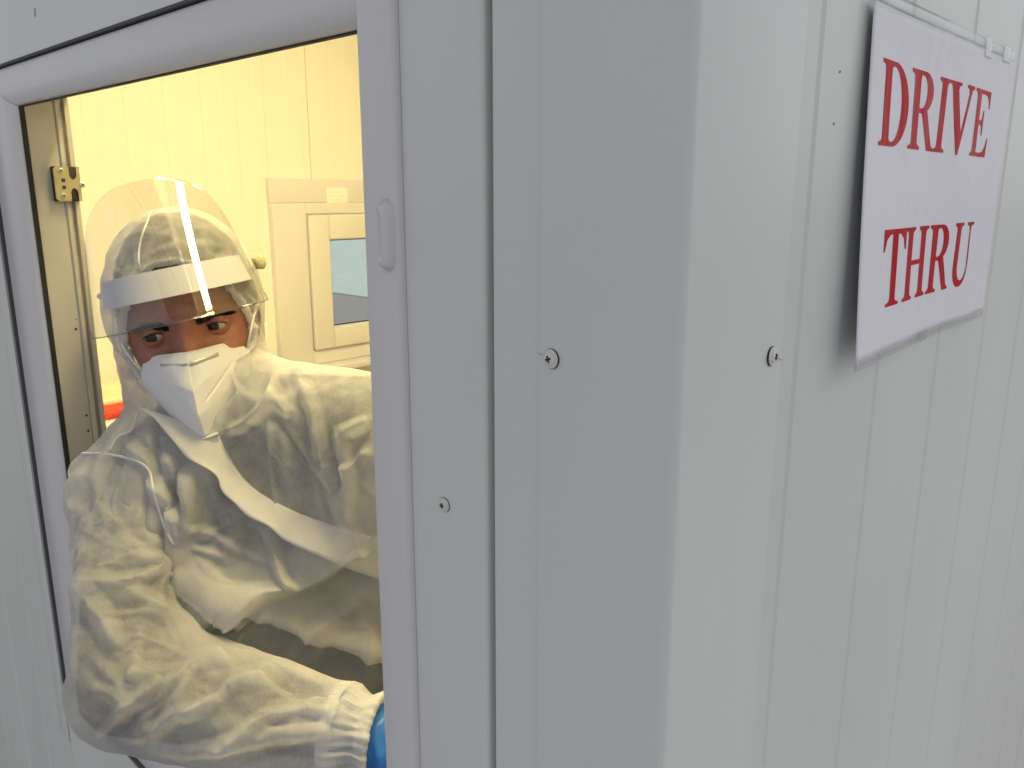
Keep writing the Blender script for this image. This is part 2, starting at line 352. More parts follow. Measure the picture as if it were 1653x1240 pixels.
# zinc strike plate on the jamb
def strike():
    y0, y1, z0, z1 = .036, .064, 1.491, 1.530; x = OX0 + .0125
    b = C('strike_plate', (OX0 + .0025, y0, z0), (x - .0015, y1 - .001, z1), RUBBER, .001, parent=win)
    out = []
    outl = [(y0 + .003, z0), (y0 + .0165, z0), (y0 + .0165, z0 + .010), (y0 + .018, z0 + .0135), (y0 + .0205, z0 + .015), (y0 + .023, z0 + .0135), (y0 + .0245, z0 + .010), (y0 + .0245, z0), (y1, z0), (y1, z1),
            (y0 + .0245, z1), (y0 + .0245, z1 - .010), (y0 + .023, z1 - .0135), (y0 + .0205, z1 - .015), (y0 + .018, z1 - .0135), (y0 + .0165, z1 - .010), (y0 + .0165, z1), (y0 + .003, z1), (y0, z1 - .003), (y0, z0 + .003)]
    bm = bmesh.new(); vs = [bm.verts.new((x, p[0], p[1])) for p in outl]; fc = bm.faces.new(vs)
    r_ = bmesh.ops.extrude_face_region(bm, geom=[fc]); bmesh.ops.translate(bm, verts=[g for g in r_['geom'] if isinstance(g, bmesh.types.BMVert)], vec=(-.0014, 0, 0))
    bmesh.ops.recalc_face_normals(bm, faces=bm.faces[:]); bmesh.ops.triangulate(bm, faces=bm.faces[:])
    par(from_bm('plate', bm, BRASS), win)
    for yy, zz, r0 in ((y0 + .008, z1 - .005, .0034), (y0 + .008, z0 + .006, .0034), (y0 + .0295, (z0 + z1) / 2 - .001, .0034)):
        bm = bmesh.new(); bmesh.ops.create_cone(bm, cap_ends=True, segments=16, radius1=r0, radius2=r0 * .7, depth=.0012)
        o = from_bm('screw', bm, ZINC); o.rotation_euler = (0, R(90), 0); o.location = (x + .0006, yy, zz); par(o, win)
        for k in range(2):
            o = box('screw_slot', (-.0003, -.0018, -.0004), (.0003, .0018, .0004), DARK); o.location = (x + .0012, yy, zz); o.rotation_euler = (R(35 + 90 * k), 0, 0); par(o, win)
    for zz in (z0 + .0155, z1 - .0155): C('slot', (x - .0003, y0 + .0075, zz - .002), (x + .0003, y0 + .0115, zz + .002), DARK, parent=win)
strike()

# ------------------------------------------------------------------ pan-head screws in the flashings
def screw(loc, nrm, parent, r=.0049, rot=20):
    """washer-faced pan head: turned profile plus a dark cross painted as the shade in its recess"""
    P = [(r, .0), (r, .0007), (r * .94, .0011), (r * .74, .0012), (r * .69, .0018), (r * .55, .0022), (r * .3, .00245), (.0004, .0025)]
    v = []; f = []; n = 28
    for q, h in P:
        for k in range(n): a = 2 * math.pi * k / n; v.append((q * math.cos(a), q * math.sin(a), h))
    for i in range(len(P) - 1):
        for k in range(n): f.append((i * n + k, i * n + (k + 1) % n, (i + 1) * n + (k + 1) % n, (i + 1) * n + k))
    f.append(tuple(range((len(P) - 1) * n, len(P) * n)))
    o = mesh('screw', v, f, SCREWM); o.data.set_sharp_from_angle(angle=R(30))
    q = Vector(nrm).to_track_quat('Z', 'Y'); o.rotation_mode = 'QUATERNION'; o.rotation_quaternion = q; o.location = loc; par(o, parent)
    pw = Vector((0, 0, 0))
    cr = []; w, l = .00055, r * .36; zt = .0027
    pts = [(-w, -l), (w, -l), (w, -w), (l, -w), (l, w), (w, w), (w, l), (-w, l), (-w, w), (-l, w), (-l, -w), (-w, -w)]
    a0 = R(rot); pts = [(x * math.cos(a0) - y * math.sin(a0), x * math.sin(a0) + y * math.cos(a0)) for x, y in pts]
    bm = bmesh.new(); vs = [bm.verts.new((x, y, zt)) for x, y in pts]; fc = bm.faces.new(vs)
    r_ = bmesh.ops.extrude_face_region(bm, geom=[fc]); bmesh.ops.translate(bm, verts=[g for g in r_['geom'] if isinstance(g, bmesh.types.BMVert)], vec=(0, 0, -.0006))
    bmesh.ops.recalc_face_normals(bm, faces=bm.faces[:])
    o2 = from_bm('screw_cross', bm, DARK); o2.rotation_mode = 'QUATERNION'; o2.rotation_quaternion = q; o2.location = loc; par(o2, parent)
    # dark rubber washer rim under the head
    bm = bmesh.new(); bmesh.ops.create_cone(bm, cap_ends=True, segments=28, radius1=r * 1.06, radius2=r * 1.04, depth=.0007)
    o3 = from_bm('washer', bm, RUBBER); o3.rotation_mode = 'QUATERNION'; o3.rotation_quaternion = q; o3.location = Vector(loc) + Vector(nrm) * .0001; par(o3, parent)
screw((-.0709, -off - t_, 1.4206), (-.08, -1, 0), flash); screw((off + t_, .0818, 1.4198), (1, .10, 0), flash)
for z in (.62, 2.22): screw((-.0709, -off - t_, z), (0, -1, 0), flash); screw((off + t_, .0818, z), (1, 0, 0), flash)
screw((-.1541, -.001, 1.3211), (0, -1, 0), cover, r=.0043, rot=0); screw((-.1541, -.001, .55), (0, -1, 0), cover, r=.0043, rot=30); screw((-.1541, -.001, 2.1), (0, -1, 0), cover, r=.0043, rot=30)
# tiny curled swarf beside two screws and a scratch over the frame
BURR = mat('burr', (.4, .4, .4), .5)
par(tube('metal_burr', [(-.0765, -.0033, 1.4222), (-.0785, -.0036, 1.4218), (-.0800, -.0031, 1.4226)], .00018, BURR, seg=5), flash)
par(tube('metal_burr', [(.0032, .0875, 1.4185), (.0036, .0905, 1.4172), (.0030, .0930, 1.4160)], .00018, BURR, seg=5), flash)

# small scuffs and specks that sit on the sheet
SCUFF = mat('scuff', (.44, .43, .42), .8); RUST = mat('rust_speck', (.45, .33, .29), .8)
def mark(p, q, r, m): par(tube('scuff_mark', [p, tuple((np.array(p) + np.array(q)) / 2 + .0002), q], [r * .4, r, r * .3], m, seg=5), cabin)
mark((-.0013, .1451, 1.5627), (-.0013, .1453, 1.5612), .0005, SCUFF); mark((-.0013, .1431, 1.5365), (-.0013, .1432, 1.5350), .0004, RUST)
mark((-.743, -.0002, 1.6760), (-.7445, -.0002, 1.6680), .0006, SCUFF); mark((-.7445, -.0002, 1.6680), (-.7405, -.0002, 1.6700), .0006, SCUFF); mark((-.7405, -.0002, 1.6700), (-.7395, -.0002, 1.6755), .0005, SCUFF)

# ------------------------------------------------------------------ far window in the end wall
fw_ = par(empty('far_window', (XI, 1.6, .9)), cabin)
def W(name, a, b, m, bev=.002): return C(name, a, b, m, bev, parent=fw_)
W('trim_board', (XI + .0008, 1.258, 1.4665), (XI + .022, 2.045, 1.5515), PVC)
W('frame_stile', (XI - .05, WY0 - .012, WZ0), (XI + .030, 1.398, WZ1 - .0045), PVC, .003); W('frame_stile', (XI - .05, 1.936, WZ0), (XI + .030, 2.03, WZ1 - .0045), PVC, .003)
W('frame_rail', (XI - .05, 1.3985, 1.425), (XI + .028, 1.9355, WZ1 - .0045), PVC, .003); W('frame_rail', (XI - .05, 1.3985, WZ0), (XI + .028, 1.9355, .915), PVC, .003)
W('sash_stile', (XI - .04, 1.402, .917), (XI + .042, 1.4885, 1.423), PVC, .006); W('sash_stile', (XI - .04, 1.85, .917), (XI + .042, 1.933, 1.423), PVC, .006)
W('sash_rail', (XI - .04, 1.489, 1.3285), (XI + .0415, 1.8495, 1.423), PVC, .006); W('sash_rail', (XI - .04, 1.489, .917), (XI + .0415, 1.8495, .9965), PVC, .006)
W('pane', (XI - .012, 1.489, .9967), (XI - .006, 1.8495, 1.3283), GLASS, 0)
for a, b in (((XI - .004, 1.489, 1.3235), (XI + .004, 1.8495, 1.3283)), ((XI - .004, 1.489, .9967), (XI + .004, 1.8495, 1.0005))): W('gasket', a, b, RUBBER, 0)
W('window_sill', (XI - .02, 1.25, .835), (XI + .10, 2.05, .8595), PVC, .004)
# note taped to the trim board, with pale pencil lines
note = box('paper_note', (XI + .0225, 1.495, 1.440), (XI + .0235, 1.588, 1.5205), mat('note_paper', (.86, .86, .84), .7, noise=.03))
tag(note, 'small square white paper note taped over the far window trim', 'note')
for k, (a, b) in enumerate(((1.510, 1.555), (1.512, 1.572), (1.520, 1.565), (1.530, 1.570))):
    par(tube('writing', [(XI + .02362, a + (b - a) * i / 12, 1.502 - .013 * k + .002 * math.sin(i * 2.1 + k)) for i in range(13)], .0005, mat('pencil', (.45, .42, .40), .8), seg=4), note)

# ------------------------------------------------------------------ ceiling lamp (two bare tubes)
def ceiling_lamp(x0, x1, y, hw, power, label):
    lp = empty('ceiling_lamp', ((x0 + x1) / 2, y, ZC)); tag(lp, label, 'lamp', 'ceiling lamps of the cabin')
    par(box('housing', (x0, y - hw - .015, 2.405), (x1 + .015, y + hw + .015, ZC - .001), PVC, bev=.004), lp)
    par(box('diffuser', (x0 + .015, y - hw, 2.392), (x1, y + hw, 2.4045), emis('lit_diffuser', (1, .80, .37), power), bev=.003), lp)
    for x in (x0, x1 + .0015): par(box('end_cap', (x, y - hw - .005, 2.389), (x + .0135, y + hw + .005, 2.4048), PVC, bev=.002), lp)
ceiling_lamp(-1.30, -.08, .31, .075, 62.0, 'long lit ceiling lamp right above the service window')
ceiling_lamp(-1.60, -.95, 1.20, .19, 30.0, 'short wide lit ceiling lamp in the middle of the cabin')

# ------------------------------------------------------------------ counter by the end wall, red bag, cup
tb = empty('counter', (-2.25, .75, ZF)); tag(tb, 'white counter standing against the end wall behind the person', 'table')
WT = mat('white_laminate', (.80, .79, .76), .35, noise=.02)
par(box('table_top', (XI + .016, .08, .875), (-2.02, 1.18, .905), WT, bev=.003), tb)
for x in (XI + .04, -2.06):
    for y in (.11, 1.13): par(box('leg', (x, y, ZF), (x + .035, y + .035, .8748), WT, bev=.003), tb)
def blob(name, c, s, m, seed, amp=.25, parent=None, n=40):
    v = []; f = []; r0 = np.random.default_rng(seed); k_ = r0.normal(size=(10, 3)) * 2.2; ph = r0.uniform(0, 6, 10)
    for i in range(n + 1):
        th = math.pi * i / n
        for j in range(n):
            a = 2 * math.pi * j / n; d = np.array([math.sin(th) * math.cos(a), math.sin(th) * math.sin(a), math.cos(th)])
            q = 1 + amp * sum(abs(math.sin(k_[t] @ d + ph[t])) for t in range(10)) / 10 - amp * .5
            p = d * q * np.array(s); p[2] = max(p[2], -s[2] * .75); v.append(p + np.array(c))
    for i in range(n):
        for j in range(n): f.append((i * n + j, i * n + (j + 1) % n, (i + 1) * n + (j + 1) % n, (i + 1) * n + j))
    return mesh(name, v, f, m, parent)
rb = empty('plastic_bag', (-2.2, .55, .905)); tag(rb, 'red and orange plastic bag lying on the white counter', 'bag')
par(blob('bag_body', (-2.2, .50, .938), (.10, .16, .040), mat('orange_film', (.82, .62, .42), .35, noise=.1), 3, .5), rb)
par(blob('bag_fold', (-2.11, .44, .920), (.06, .12, .020), mat('red_film', (.75, .035, .015), .35), 5, .6), rb)
cupv = []; cupf = []
for q, h in ((.026, 0), (.030, .03), (.036, .075), (.038, .077), (.036, .0772), (.028, .02), (.001, .018)):
    for k in range(24): a = 2 * math.pi * k / 24; cupv.append((-2.38 + q * math.cos(a), .685 + q * math.sin(a), .9052 + h))
for i in range(6):
    for k in range(24): cupf.append((i * 24 + k, i * 24 + (k + 1) % 24, (i + 1) * 24 + (k + 1) % 24, (i + 1) * 24 + k))
tag(mesh('paper_cup', cupv, cupf, mat('kraft', (.55, .40, .22), .7)), 'beige paper cup standing on the counter behind the red bag', 'cup')

# ------------------------------------------------------------------ laminated sign on the right-hand wall
SY0, SZ0, SW, SH = .1735, 1.4010, .298, .2050
def lift(u, v):
    h = .0005 + .0090 * max(0, 1 - u) ** 2.2 * max(0, 1 - v) ** 1.5 + .0003 * max(0, 1 - u) ** 3
    h += .0006 * math.sin(9 * u + 2.2 * v) * (1 - .6 * v) + .0004 * math.sin(23 * u + 1.0) * (1 - v) + .0003 * math.sin(17 * u - 5 * v) + .0004 * math.sin(3.3 * v + 14 * u * u)
    return max(h, .0004) + .0006
def sp(u, v, e=0.0): return (lift(u, v) + e, SY0 + u * SW, SZ0 + v * SH)
def gloss(name, col, rough=.05):
    m = bpy.data.materials.new(name); m.use_nodes = True; t = m.node_tree; N = t.nodes; b = N['Principled BSDF']; L = t.links.new
    b.inputs['Base Color'].default_value = (*col, 1); b.inputs['Roughness'].default_value = .5
    b.inputs['Coat Weight'].default_value = .27; b.inputs['Coat Roughness'].default_value = rough; b.inputs['Coat IOR'].default_value = 1.45; b.inputs['Specular IOR Level'].default_value = .0
    tc = N.new('ShaderNodeTexCoord'); n1 = N.new('ShaderNodeTexNoise'); n1.inputs['Scale'].default_value = 900; n1.inputs['Detail'].default_value = 2
    mp = N.new('ShaderNodeMapping'); mp.inputs['Scale'].default_value = (1, 1.5, .55); L(tc.outputs['Object'], mp.inputs[0]); L(mp.outputs[0], n1.inputs['Vector'])
    n2 = N.new('ShaderNodeTexNoise'); n2.inputs['Scale'].default_value = 26; n2.inputs['Detail'].default_value = 3
    m2 = N.new('ShaderNodeMapping'); m2.inputs['Scale'].default_value = (1, 1.8, .45); L(tc.outputs['Object'], m2.inputs[0]); L(m2.outputs[0], n2.inputs['Vector'])
    b1 = N.new('ShaderNodeBump'); b1.inputs['Strength'].default_value = .12; b1.inputs['Distance'].default_value = .0006; L(n1.outputs[0], b1.inputs['Height'])
    b2 = N.new('ShaderNodeBump'); b2.inputs['Strength'].default_value = .8; b2.inputs['Distance'].default_value = .003; L(n2.outputs[0], b2.inputs['Height']); L(b1.outputs[0], b2.inputs['Normal'])
    L(b2.outputs[0], b.inputs['Coat Normal'])
    return m
sign = empty('drive_thru_sign', (0, SY0 + SW / 2, SZ0)); tag(sign, 'laminated white paper sign with red DRIVE THRU lettering on the ribbed wall', 'sign')
def signgrid(name, u0, u1, v0, v1, e, m, nu=60, nv=44, th=.0004):
    v = []; f = []
    for i in range(nv + 1):
        for j in range(nu + 1): v.append(sp(u0 + (u1 - u0) * j / nu, v0 + (v1 - v0) * i / nv, e))
    for i in range(nv):
        for j in range(nu): a = i * (nu + 1) + j; f.append((a, a + 1, a + nu + 2, a + nu + 1))
    o = mesh(name, v, f, m); s_ = o.modifiers.new('thickness', 'SOLIDIFY'); s_.thickness = th; s_.offset = -1
    return par(o, sign)
PAPER = gloss('laminated_paper', (.80, .79, .85)); INK = gloss('red_ink', (.52, .002, .010))
signgrid('paper', .0, 1, .012, .975, .0005, PAPER)
signgrid('laminate_edge', -.004, 1.008, -.012, .0118, .0004, clear('laminate', .1, (.93, .94, .94), 1.5, .03), nv=3)
signgrid('laminate_edge', -.004, 1.008, .9752, 1.012, .0004, bpy.data.materials['laminate'], nv=3)
TAPE = clear('clear_tape', .12, (.93, .94, .94), 1.5, .05)
for (u0, u1, v0, v1) in ((.71, .77, .95, 1.02), (.87, .95, .96, 1.02), (.43, .50, -.016, .02)): signgrid('tape', u0, u1, v0, v1, .0010, TAPE, 8, 8, .0001)
def arc(cx, cy, rx, ry, a0, a1, n=14): return [(cx + rx * math.cos(R(a0 + (a1 - a0) * i / n)), cy + ry * math.sin(R(a0 + (a1 - a0) * i / n))) for i in range(n + 1)]
def foot(x0, xs0, xs1, x1, y, up):   # bracketed slab serif, left to right along y
    s = 1 if up else -1
    return [(x0, y), (x0, y + s * .04), (xs0 - .045, y + s * .055), (xs0 - .012, y + s * .075), (xs0, y + s * .12)]
def footR(x0, xs0, xs1, x1, y, up):
    s = 1 if up else -1
    return [(xs1, y + s * .12), (xs1 + .012, y + s * .075), (xs1 + .045, y + s * .055), (x1, y + s * .04), (x1, y)]
def I_(x=0, w=.44):   # loop of a plain stem
    a, b = x + .115, x + w - .115
    return foot(x, a, b, x + w, 0, True) + foot(x, a, b, x + w, 1, False)[::-1] + footR(x, a, b, x + w, 1, False)[::-1] + footR(x, a, b, x + w, 0, True)
LET = {}
LET['I'] = (.44, [I_()])
LET['D'] = (1.0, [foot(0, .115, .33, 0, 0, True) + foot(0, .115, .33, 0, 1, False)[::-1] + [(.45, 1)] + arc(.45, .5, .52, .5, 90, -90, 26),
                  [(.335, .90)] + [(.335, .10), (.36, .065)] + arc(.43, .5, .30, .445, -90, 90, 22) + [(.36, .945)]])
LET['R'] = (1.06, [foot(0, .115, .33, .45, 0, True) + foot(0, .115, .33, 0, 1, False)[::-1] + [(.50, 1)] + arc(.50, .745, .36, .255, 90, -62, 20) +
                   [(.955, .085), (1.0, .05), (1.06, .04), (1.06, 0), (.79, 0), (.46, .47), (.33, .47)] + footR(0, .115, .33, .45, 0, True),
                   [(.335, .90), (.335, .53), (.43, .53)] + arc(.43, .74, .185, .208, -90, 90, 16) + [(.36, .948)]])
LET['V'] = (1.04, [[(0, 1), (0, .96), (.055, .945), (.10, .89), (.475, -.015), (.545, -.015), (.90, .86), (.945, .935), (1.04, .96), (1.04, 1), (.70, 1), (.70, .96), (.79, .94), (.81, .88), (.585, .30), (.345, .89), (.365, .945), (.45, .96), (.45, 1)]])
LET['E'] = (.92, [foot(0, .115, .33, 0, 0, True) + foot(0, .115, .33, 0, 1, False)[::-1] + [(.83, 1), (.84, .74), (.80, .74), (.76, .85), (.68, .925), (.55, .94), (.33, .94), (.33, .545), (.42, .545), (.50, .575), (.535, .70), (.575, .70), (.575, .33), (.535, .33), (.50, .455), (.42, .485), (.33, .485), (.33, .06), (.58, .06), (.72, .085), (.82, .17), (.88, .30), (.92, .30), (.88, 0)]])
LET['T'] = (.92, [[(.20, 0), (.20, .04), (.30, .055), (.34, .075), (.352, .12), (.352, .94), (.24, .93), (.12, .87), (.045, .72), (0, .72), (.012, 1), (.908, 1), (.92, .72), (.875, .72), (.80, .87), (.68, .93), (.568, .94), (.568, .12), (.58, .075), (.62, .055), (.72, .04), (.72, 0)]])
a1, b1, a2, b2 = .115, .33, .77, .985
LET['H'] = (1.10, [foot(0, a1, b1, .44, 0, True) + foot(0, a1, b1, .44, 1, False)[::-1] + footR(0, a1, b1, .44, 1, False)[::-1] + [(b1, .545), (a2, .545)] +
                   foot(.66, a2, b2, 1.10, 1, False)[::-1] + footR(.66, a2, b2, 1.10, 1, False)[::-1] + footR(.66, a2, b2, 1.10, 0, True) + foot(.66, a2, b2, 1.10, 0, True) + [(a2, .48), (b1, .48)] + footR(0, a1, b1, .44, 0, True)])
LET['U'] = (1.06, [[(0, 1), (0, .96), (.07, .945), (.105, .925), (.115, .88), (.115, .34)] + arc(.49, .33, .375, .35, 180, 335, 20) + [(.855, .30), (.865, .40), (.865, .86), (.88, .925), (.92, .945), (1.02, .96), (1.02, 1), (.67, 1), (.67, .96), (.76, .945), (.80, .925), (.81, .86), (.81, .38)] +
                   arc(.57, .35, .24, .27, -5, -175, 20) + [(.33, .88), (.34, .925), (.375, .945), (.45, .96), (.45, 1)]])
def letter(ch, y0, z0, hgt, wscale):
    w, loops = LET[ch]
    cu = bpy.data.curves.new('letter', 'CURVE'); cu.dimensions = '2D'; cu.fill_mode = 'FRONT'
    for lp in loops:
        q = []
        for p in lp:
            if not q or math.hypot(p[0] - q[-1][0], p[1] - q[-1][1]) > 1e-4: q.append(p)
        s_ = cu.splines.new('POLY'); s_.points.add(len(q) - 1); s_.use_cyclic_u = True
        for pt, p in zip(s_.points, q): pt.co = (p[0], p[1], 0, 1)
    tmp = bpy.data.objects.new('tmp', cu); COL.objects.link(tmp)
    me = bpy.data.meshes.new_from_object(tmp.evaluated_get(bpy.context.evaluated_depsgraph_get())); bpy.data.objects.remove(tmp); bpy.data.curves.remove(cu)
    bm = bmesh.new(); bm.from_mesh(me); bmesh.ops.remove_doubles(bm, verts=bm.verts[:], dist=1e-5)
    for k in range(3):
        bmesh.ops.subdivide_edges(bm, edges=[e for e in bm.edges if e.calc_length() > .12], cuts=1); bmesh.ops.triangulate(bm, faces=bm.faces[:])
    for v in bm.verts:
        u_, v_ = (y0 + v.co.x * hgt * wscale - SY0) / SW, (z0 + v.co.y * hgt - SZ0) / SH; v.co = Vector(sp(u_, v_, .00075))
    bmesh.ops.recalc_face_normals(bm, faces=bm.faces[:])
    if bm.faces and sum(f.normal.x for f in bm.faces) < 0: bmesh.ops.reverse_faces(bm, faces=bm.faces[:])
    bm.to_mesh(me); bm.free(); me.materials.clear()
    return par(link('letter', me, INK, None, False), sign)
for ch, y in zip('DRIVE', (.1930, .2440, .2972, .3198, .3755)): letter(ch, y, 1.5268, .0470, 1.05)
for ch, y in zip('THRU', (.2125, .2555, .3110, .3650)): letter(ch, y, 1.4310, .0475, .99)

# ------------------------------------------------------------------ person
SKIN = mat('skin', (.30, .115, .072), .5, noise=.16, nscale=70, bump=.18, bscale=900, sss=.12)
SHIRT = mat('dark_shirt', (.045, .047, .052), .9, noise=.35, nscale=16)
HAIRM = mat('dark_hair', (.012, .009, .008), .55, bump=.6, bscale=300)
COVER = fabric('coverall_fabric', .09, mott=.05, trans=.58, bump=.10, cling=.28); SEAM = fabric('coverall_seam', .0, mott=.0, trans=.25, bump=.03)
EYEW = mat('eye_white', (.46, .40, .36), .18); IRIS = mat('dark_iris', (.018, .010, .006), .06)

def remesh(tmp_objs, voxel, smooth_it=4):
    """union of closed shapes into one skin"""
    bm = bmesh.new()
    for v, f in tmp_objs:
        vs = [bm.verts.new(tuple(p)) for p in v]
        for q in f:
            try: bm.faces.new([vs[int(i)] for i in q])
            except ValueError: pass
    bmesh.ops.recalc_face_normals(bm, faces=bm.faces[:])
    me = bpy.data.meshes.new('tmp'); bm.to_mesh(me); bm.free()
    o = bpy.data.objects.new('tmp', me); COL.objects.link(o)
    md = o.modifiers.new('r', 'REMESH'); md.mode = 'VOXEL'; md.voxel_size = voxel; md.adaptivity = 0
    out = bpy.data.meshes.new_from_object(o.evaluated_get(bpy.context.evaluated_depsgraph_get()))
    bpy.data.objects.remove(o)
    V = np.empty(len(out.vertices) * 3); out.vertices.foreach_get('co', V); V = V.reshape(-1, 3)
    F = [tuple(p.vertices) for p in out.polygons]; bpy.data.meshes.remove(out)
    return lap(V, F, smooth_it), F
def edges_of(F):
    E = set()
    for q in F:
        for i in range(len(q)):
            a, b = q[i], q[(i + 1) % len(q)]; E.add((a, b) if a < b else (b, a))
    return np.array(list(E))
def lap(V, F, it, lam=.5, fix=None):
    if it == 0: return V
    E = edges_of(F); n = len(V); cnt = np.zeros(n); np.add.at(cnt, E[:, 0], 1); np.add.at(cnt, E[:, 1], 1); cnt = np.maximum(cnt, 1)
    V = V.copy()
    for _ in range(it):
        S = np.zeros_like(V); np.add.at(S, E[:, 0], V[E[:, 1]]); np.add.at(S, E[:, 1], V[E[:, 0]])
        D = (S / cnt[:, None] - V) * lam
        if fix is not None: D[fix] = 0
        V += D
    return V
def capsule(p0, p1, r0, r1, n=20, m=5):
    p0, p1 = np.asarray(p0, float), np.asarray(p1, float); ax = p1 - p0; L = np.linalg.norm(ax); ax /= max(L, 1e-9)
    u = np.cross(ax, [0, 0, 1.]);  u = u if np.linalg.norm(u) > 1e-3 else np.cross(ax, [1., 0, 0]); u /= np.linalg.norm(u); w = np.cross(ax, u)
    rings = [(-r0 * math.cos(t), r0 * math.sin(t)) for t in np.linspace(.12, math.pi / 2, m)] + [(L + r1 * math.sin(t), r1 * math.cos(t)) for t in np.linspace(0, math.pi / 2 - .12, m)]
    v = []; f = []
    for h_, r_ in rings:
        for k in range(n): a = 2 * math.pi * k / n; v.append(p0 + ax * h_ + (u * math.cos(a) + w * math.sin(a)) * r_)
    for i in range(len(rings) - 1):
        for k in range(n): f.append((i * n + k, i * n + (k + 1) % n, (i + 1) * n + (k + 1) % n, (i + 1) * n + k))
    f += [tuple(range(n))[::-1], tuple(range((len(rings) - 1) * n, len(rings) * n))]
    return np.array(v), f
def ellipsoid(M, c, r, n=40):
    v = []; f = []
    for i in range(n + 1):
        th = .02 + (math.pi - .04) * i / n
        for j in range(n): a = 2 * math.pi * j / n; v.append(M(np.array([c[0] + r[0] * math.sin(th) * math.cos(a), c[1] + r[1] * math.cos(th), c[2] + r[2] * math.sin(th) * math.sin(a)])))
    for i in range(n):
        for j in range(n): f.append((i * n + j, i * n + (j + 1) % n, (i + 1) * n + (j + 1) % n, (i + 1) * n + j))
    f += [tuple(range(n))[::-1], tuple(range(n * n, n * n + n))]
    return np.array(v), f

# head frame: x to the viewer's right, y up, z out of the face
EYE = at(298, 537, .875)
f0 = C0 - EYE; f0 /= np.linalg.norm(f0); r0_ = np.cross(_up, f0); r0_ /= np.linalg.norm(r0_); u0 = np.cross(f0, r0_)
def rotm(ax, deg):
    return np.array(Matrix.Rotation(R(deg), 3, ax))
HM = np.stack([r0_, u0, f0], 1) @ rotm('Z', 14) @ rotm('X', 9) @ rotm('Y', -8)
HO = EYE - HM @ np.array([0, 0, .082])
def H(p): return HO + HM @ np.asarray(p, float)
def Hm(P): return np.asarray(P) @ HM.T + HO
def Hinv(P): return (np.asarray(P) - HO) @ HM

person = empty('person', (-.47, .32, ZF))
tag(person, 'person in a white hooded coverall leaning out of the service window', 'person')

# --- joints (measured)
RSH, RELB, RWR = at(215, 775, .93), at(194, 1120, .785), at(588, 1186, .742)
LSH = at(620, 690, .87); LELB = at(790, 900, .90); LWR = at(770, 1090, .92)
NECK = at(345, 690, .975); NECK2 = H((0, -.07, -.03))
RCH, LCH = at(315, 845, .97), at(520, 780, .96)
RWA, LWA = at(450, 1040, 1.0), at(640, 950, 1.0)
RHP, LHP = at(560, 1240, 1.05), at(740, 1200, 1.0)
HIPZ = (RHP + LHP) / 2
RKN, LKN = HIPZ + np.array([-.12, -.02, -.37]), HIPZ + np.array([.10, -.02, -.37])
RKN[1] = max(RKN[1], .16); LKN[1] = max(LKN[1], .16)
RFT, LFT = np.array([RKN[0], .40, ZF + .09]), np.array([LKN[0], .42, ZF + .09])
def body_parts(k, extra=0.0, wa=.104):
    g = lambda r: r * k + extra
    P = [capsule(RSH, RELB, g(.050), g(.041)), capsule(RELB, RWR, g(.040), g(.028)),
         capsule(LSH, LELB, g(.050), g(.040)), capsule(LELB, LWR, g(.040), g(.028)),
         capsule(RSH, (NECK + LSH) / 2 * .5 + NECK * .5, g(.052), g(.068)), capsule(LSH, NECK, g(.055), g(.070)),
         capsule(RCH, RWA, g(.098), g(wa)), capsule(LCH, LWA, g(.105), g(wa)), capsule(RCH, LCH, g(.098), g(.105)), capsule(RSH * .75 + RCH * .25, RCH, g(.06), g(.09)), capsule(LSH * .7 + LCH * .3, LCH, g(.06), g(.1)),
         capsule(RWA, RHP, g(wa), g(.108)), capsule(LWA, LHP, g(wa), g(.108)), capsule(RWA, LWA, g(wa), g(wa)), capsule(RHP, LHP, g(.105), g(.105)),
         capsule(NECK, (RCH + LCH) / 2, g(.06), g(.1))]
    return P
def leg_parts(k):
    return [capsule(RHP, RKN, .085 * k, .062 * k), capsule(RKN, RFT, .062 * k, .048 * k), capsule(LHP, LKN, .085 * k, .062 * k), capsule(LKN, LFT, .062 * k, .048 * k)]

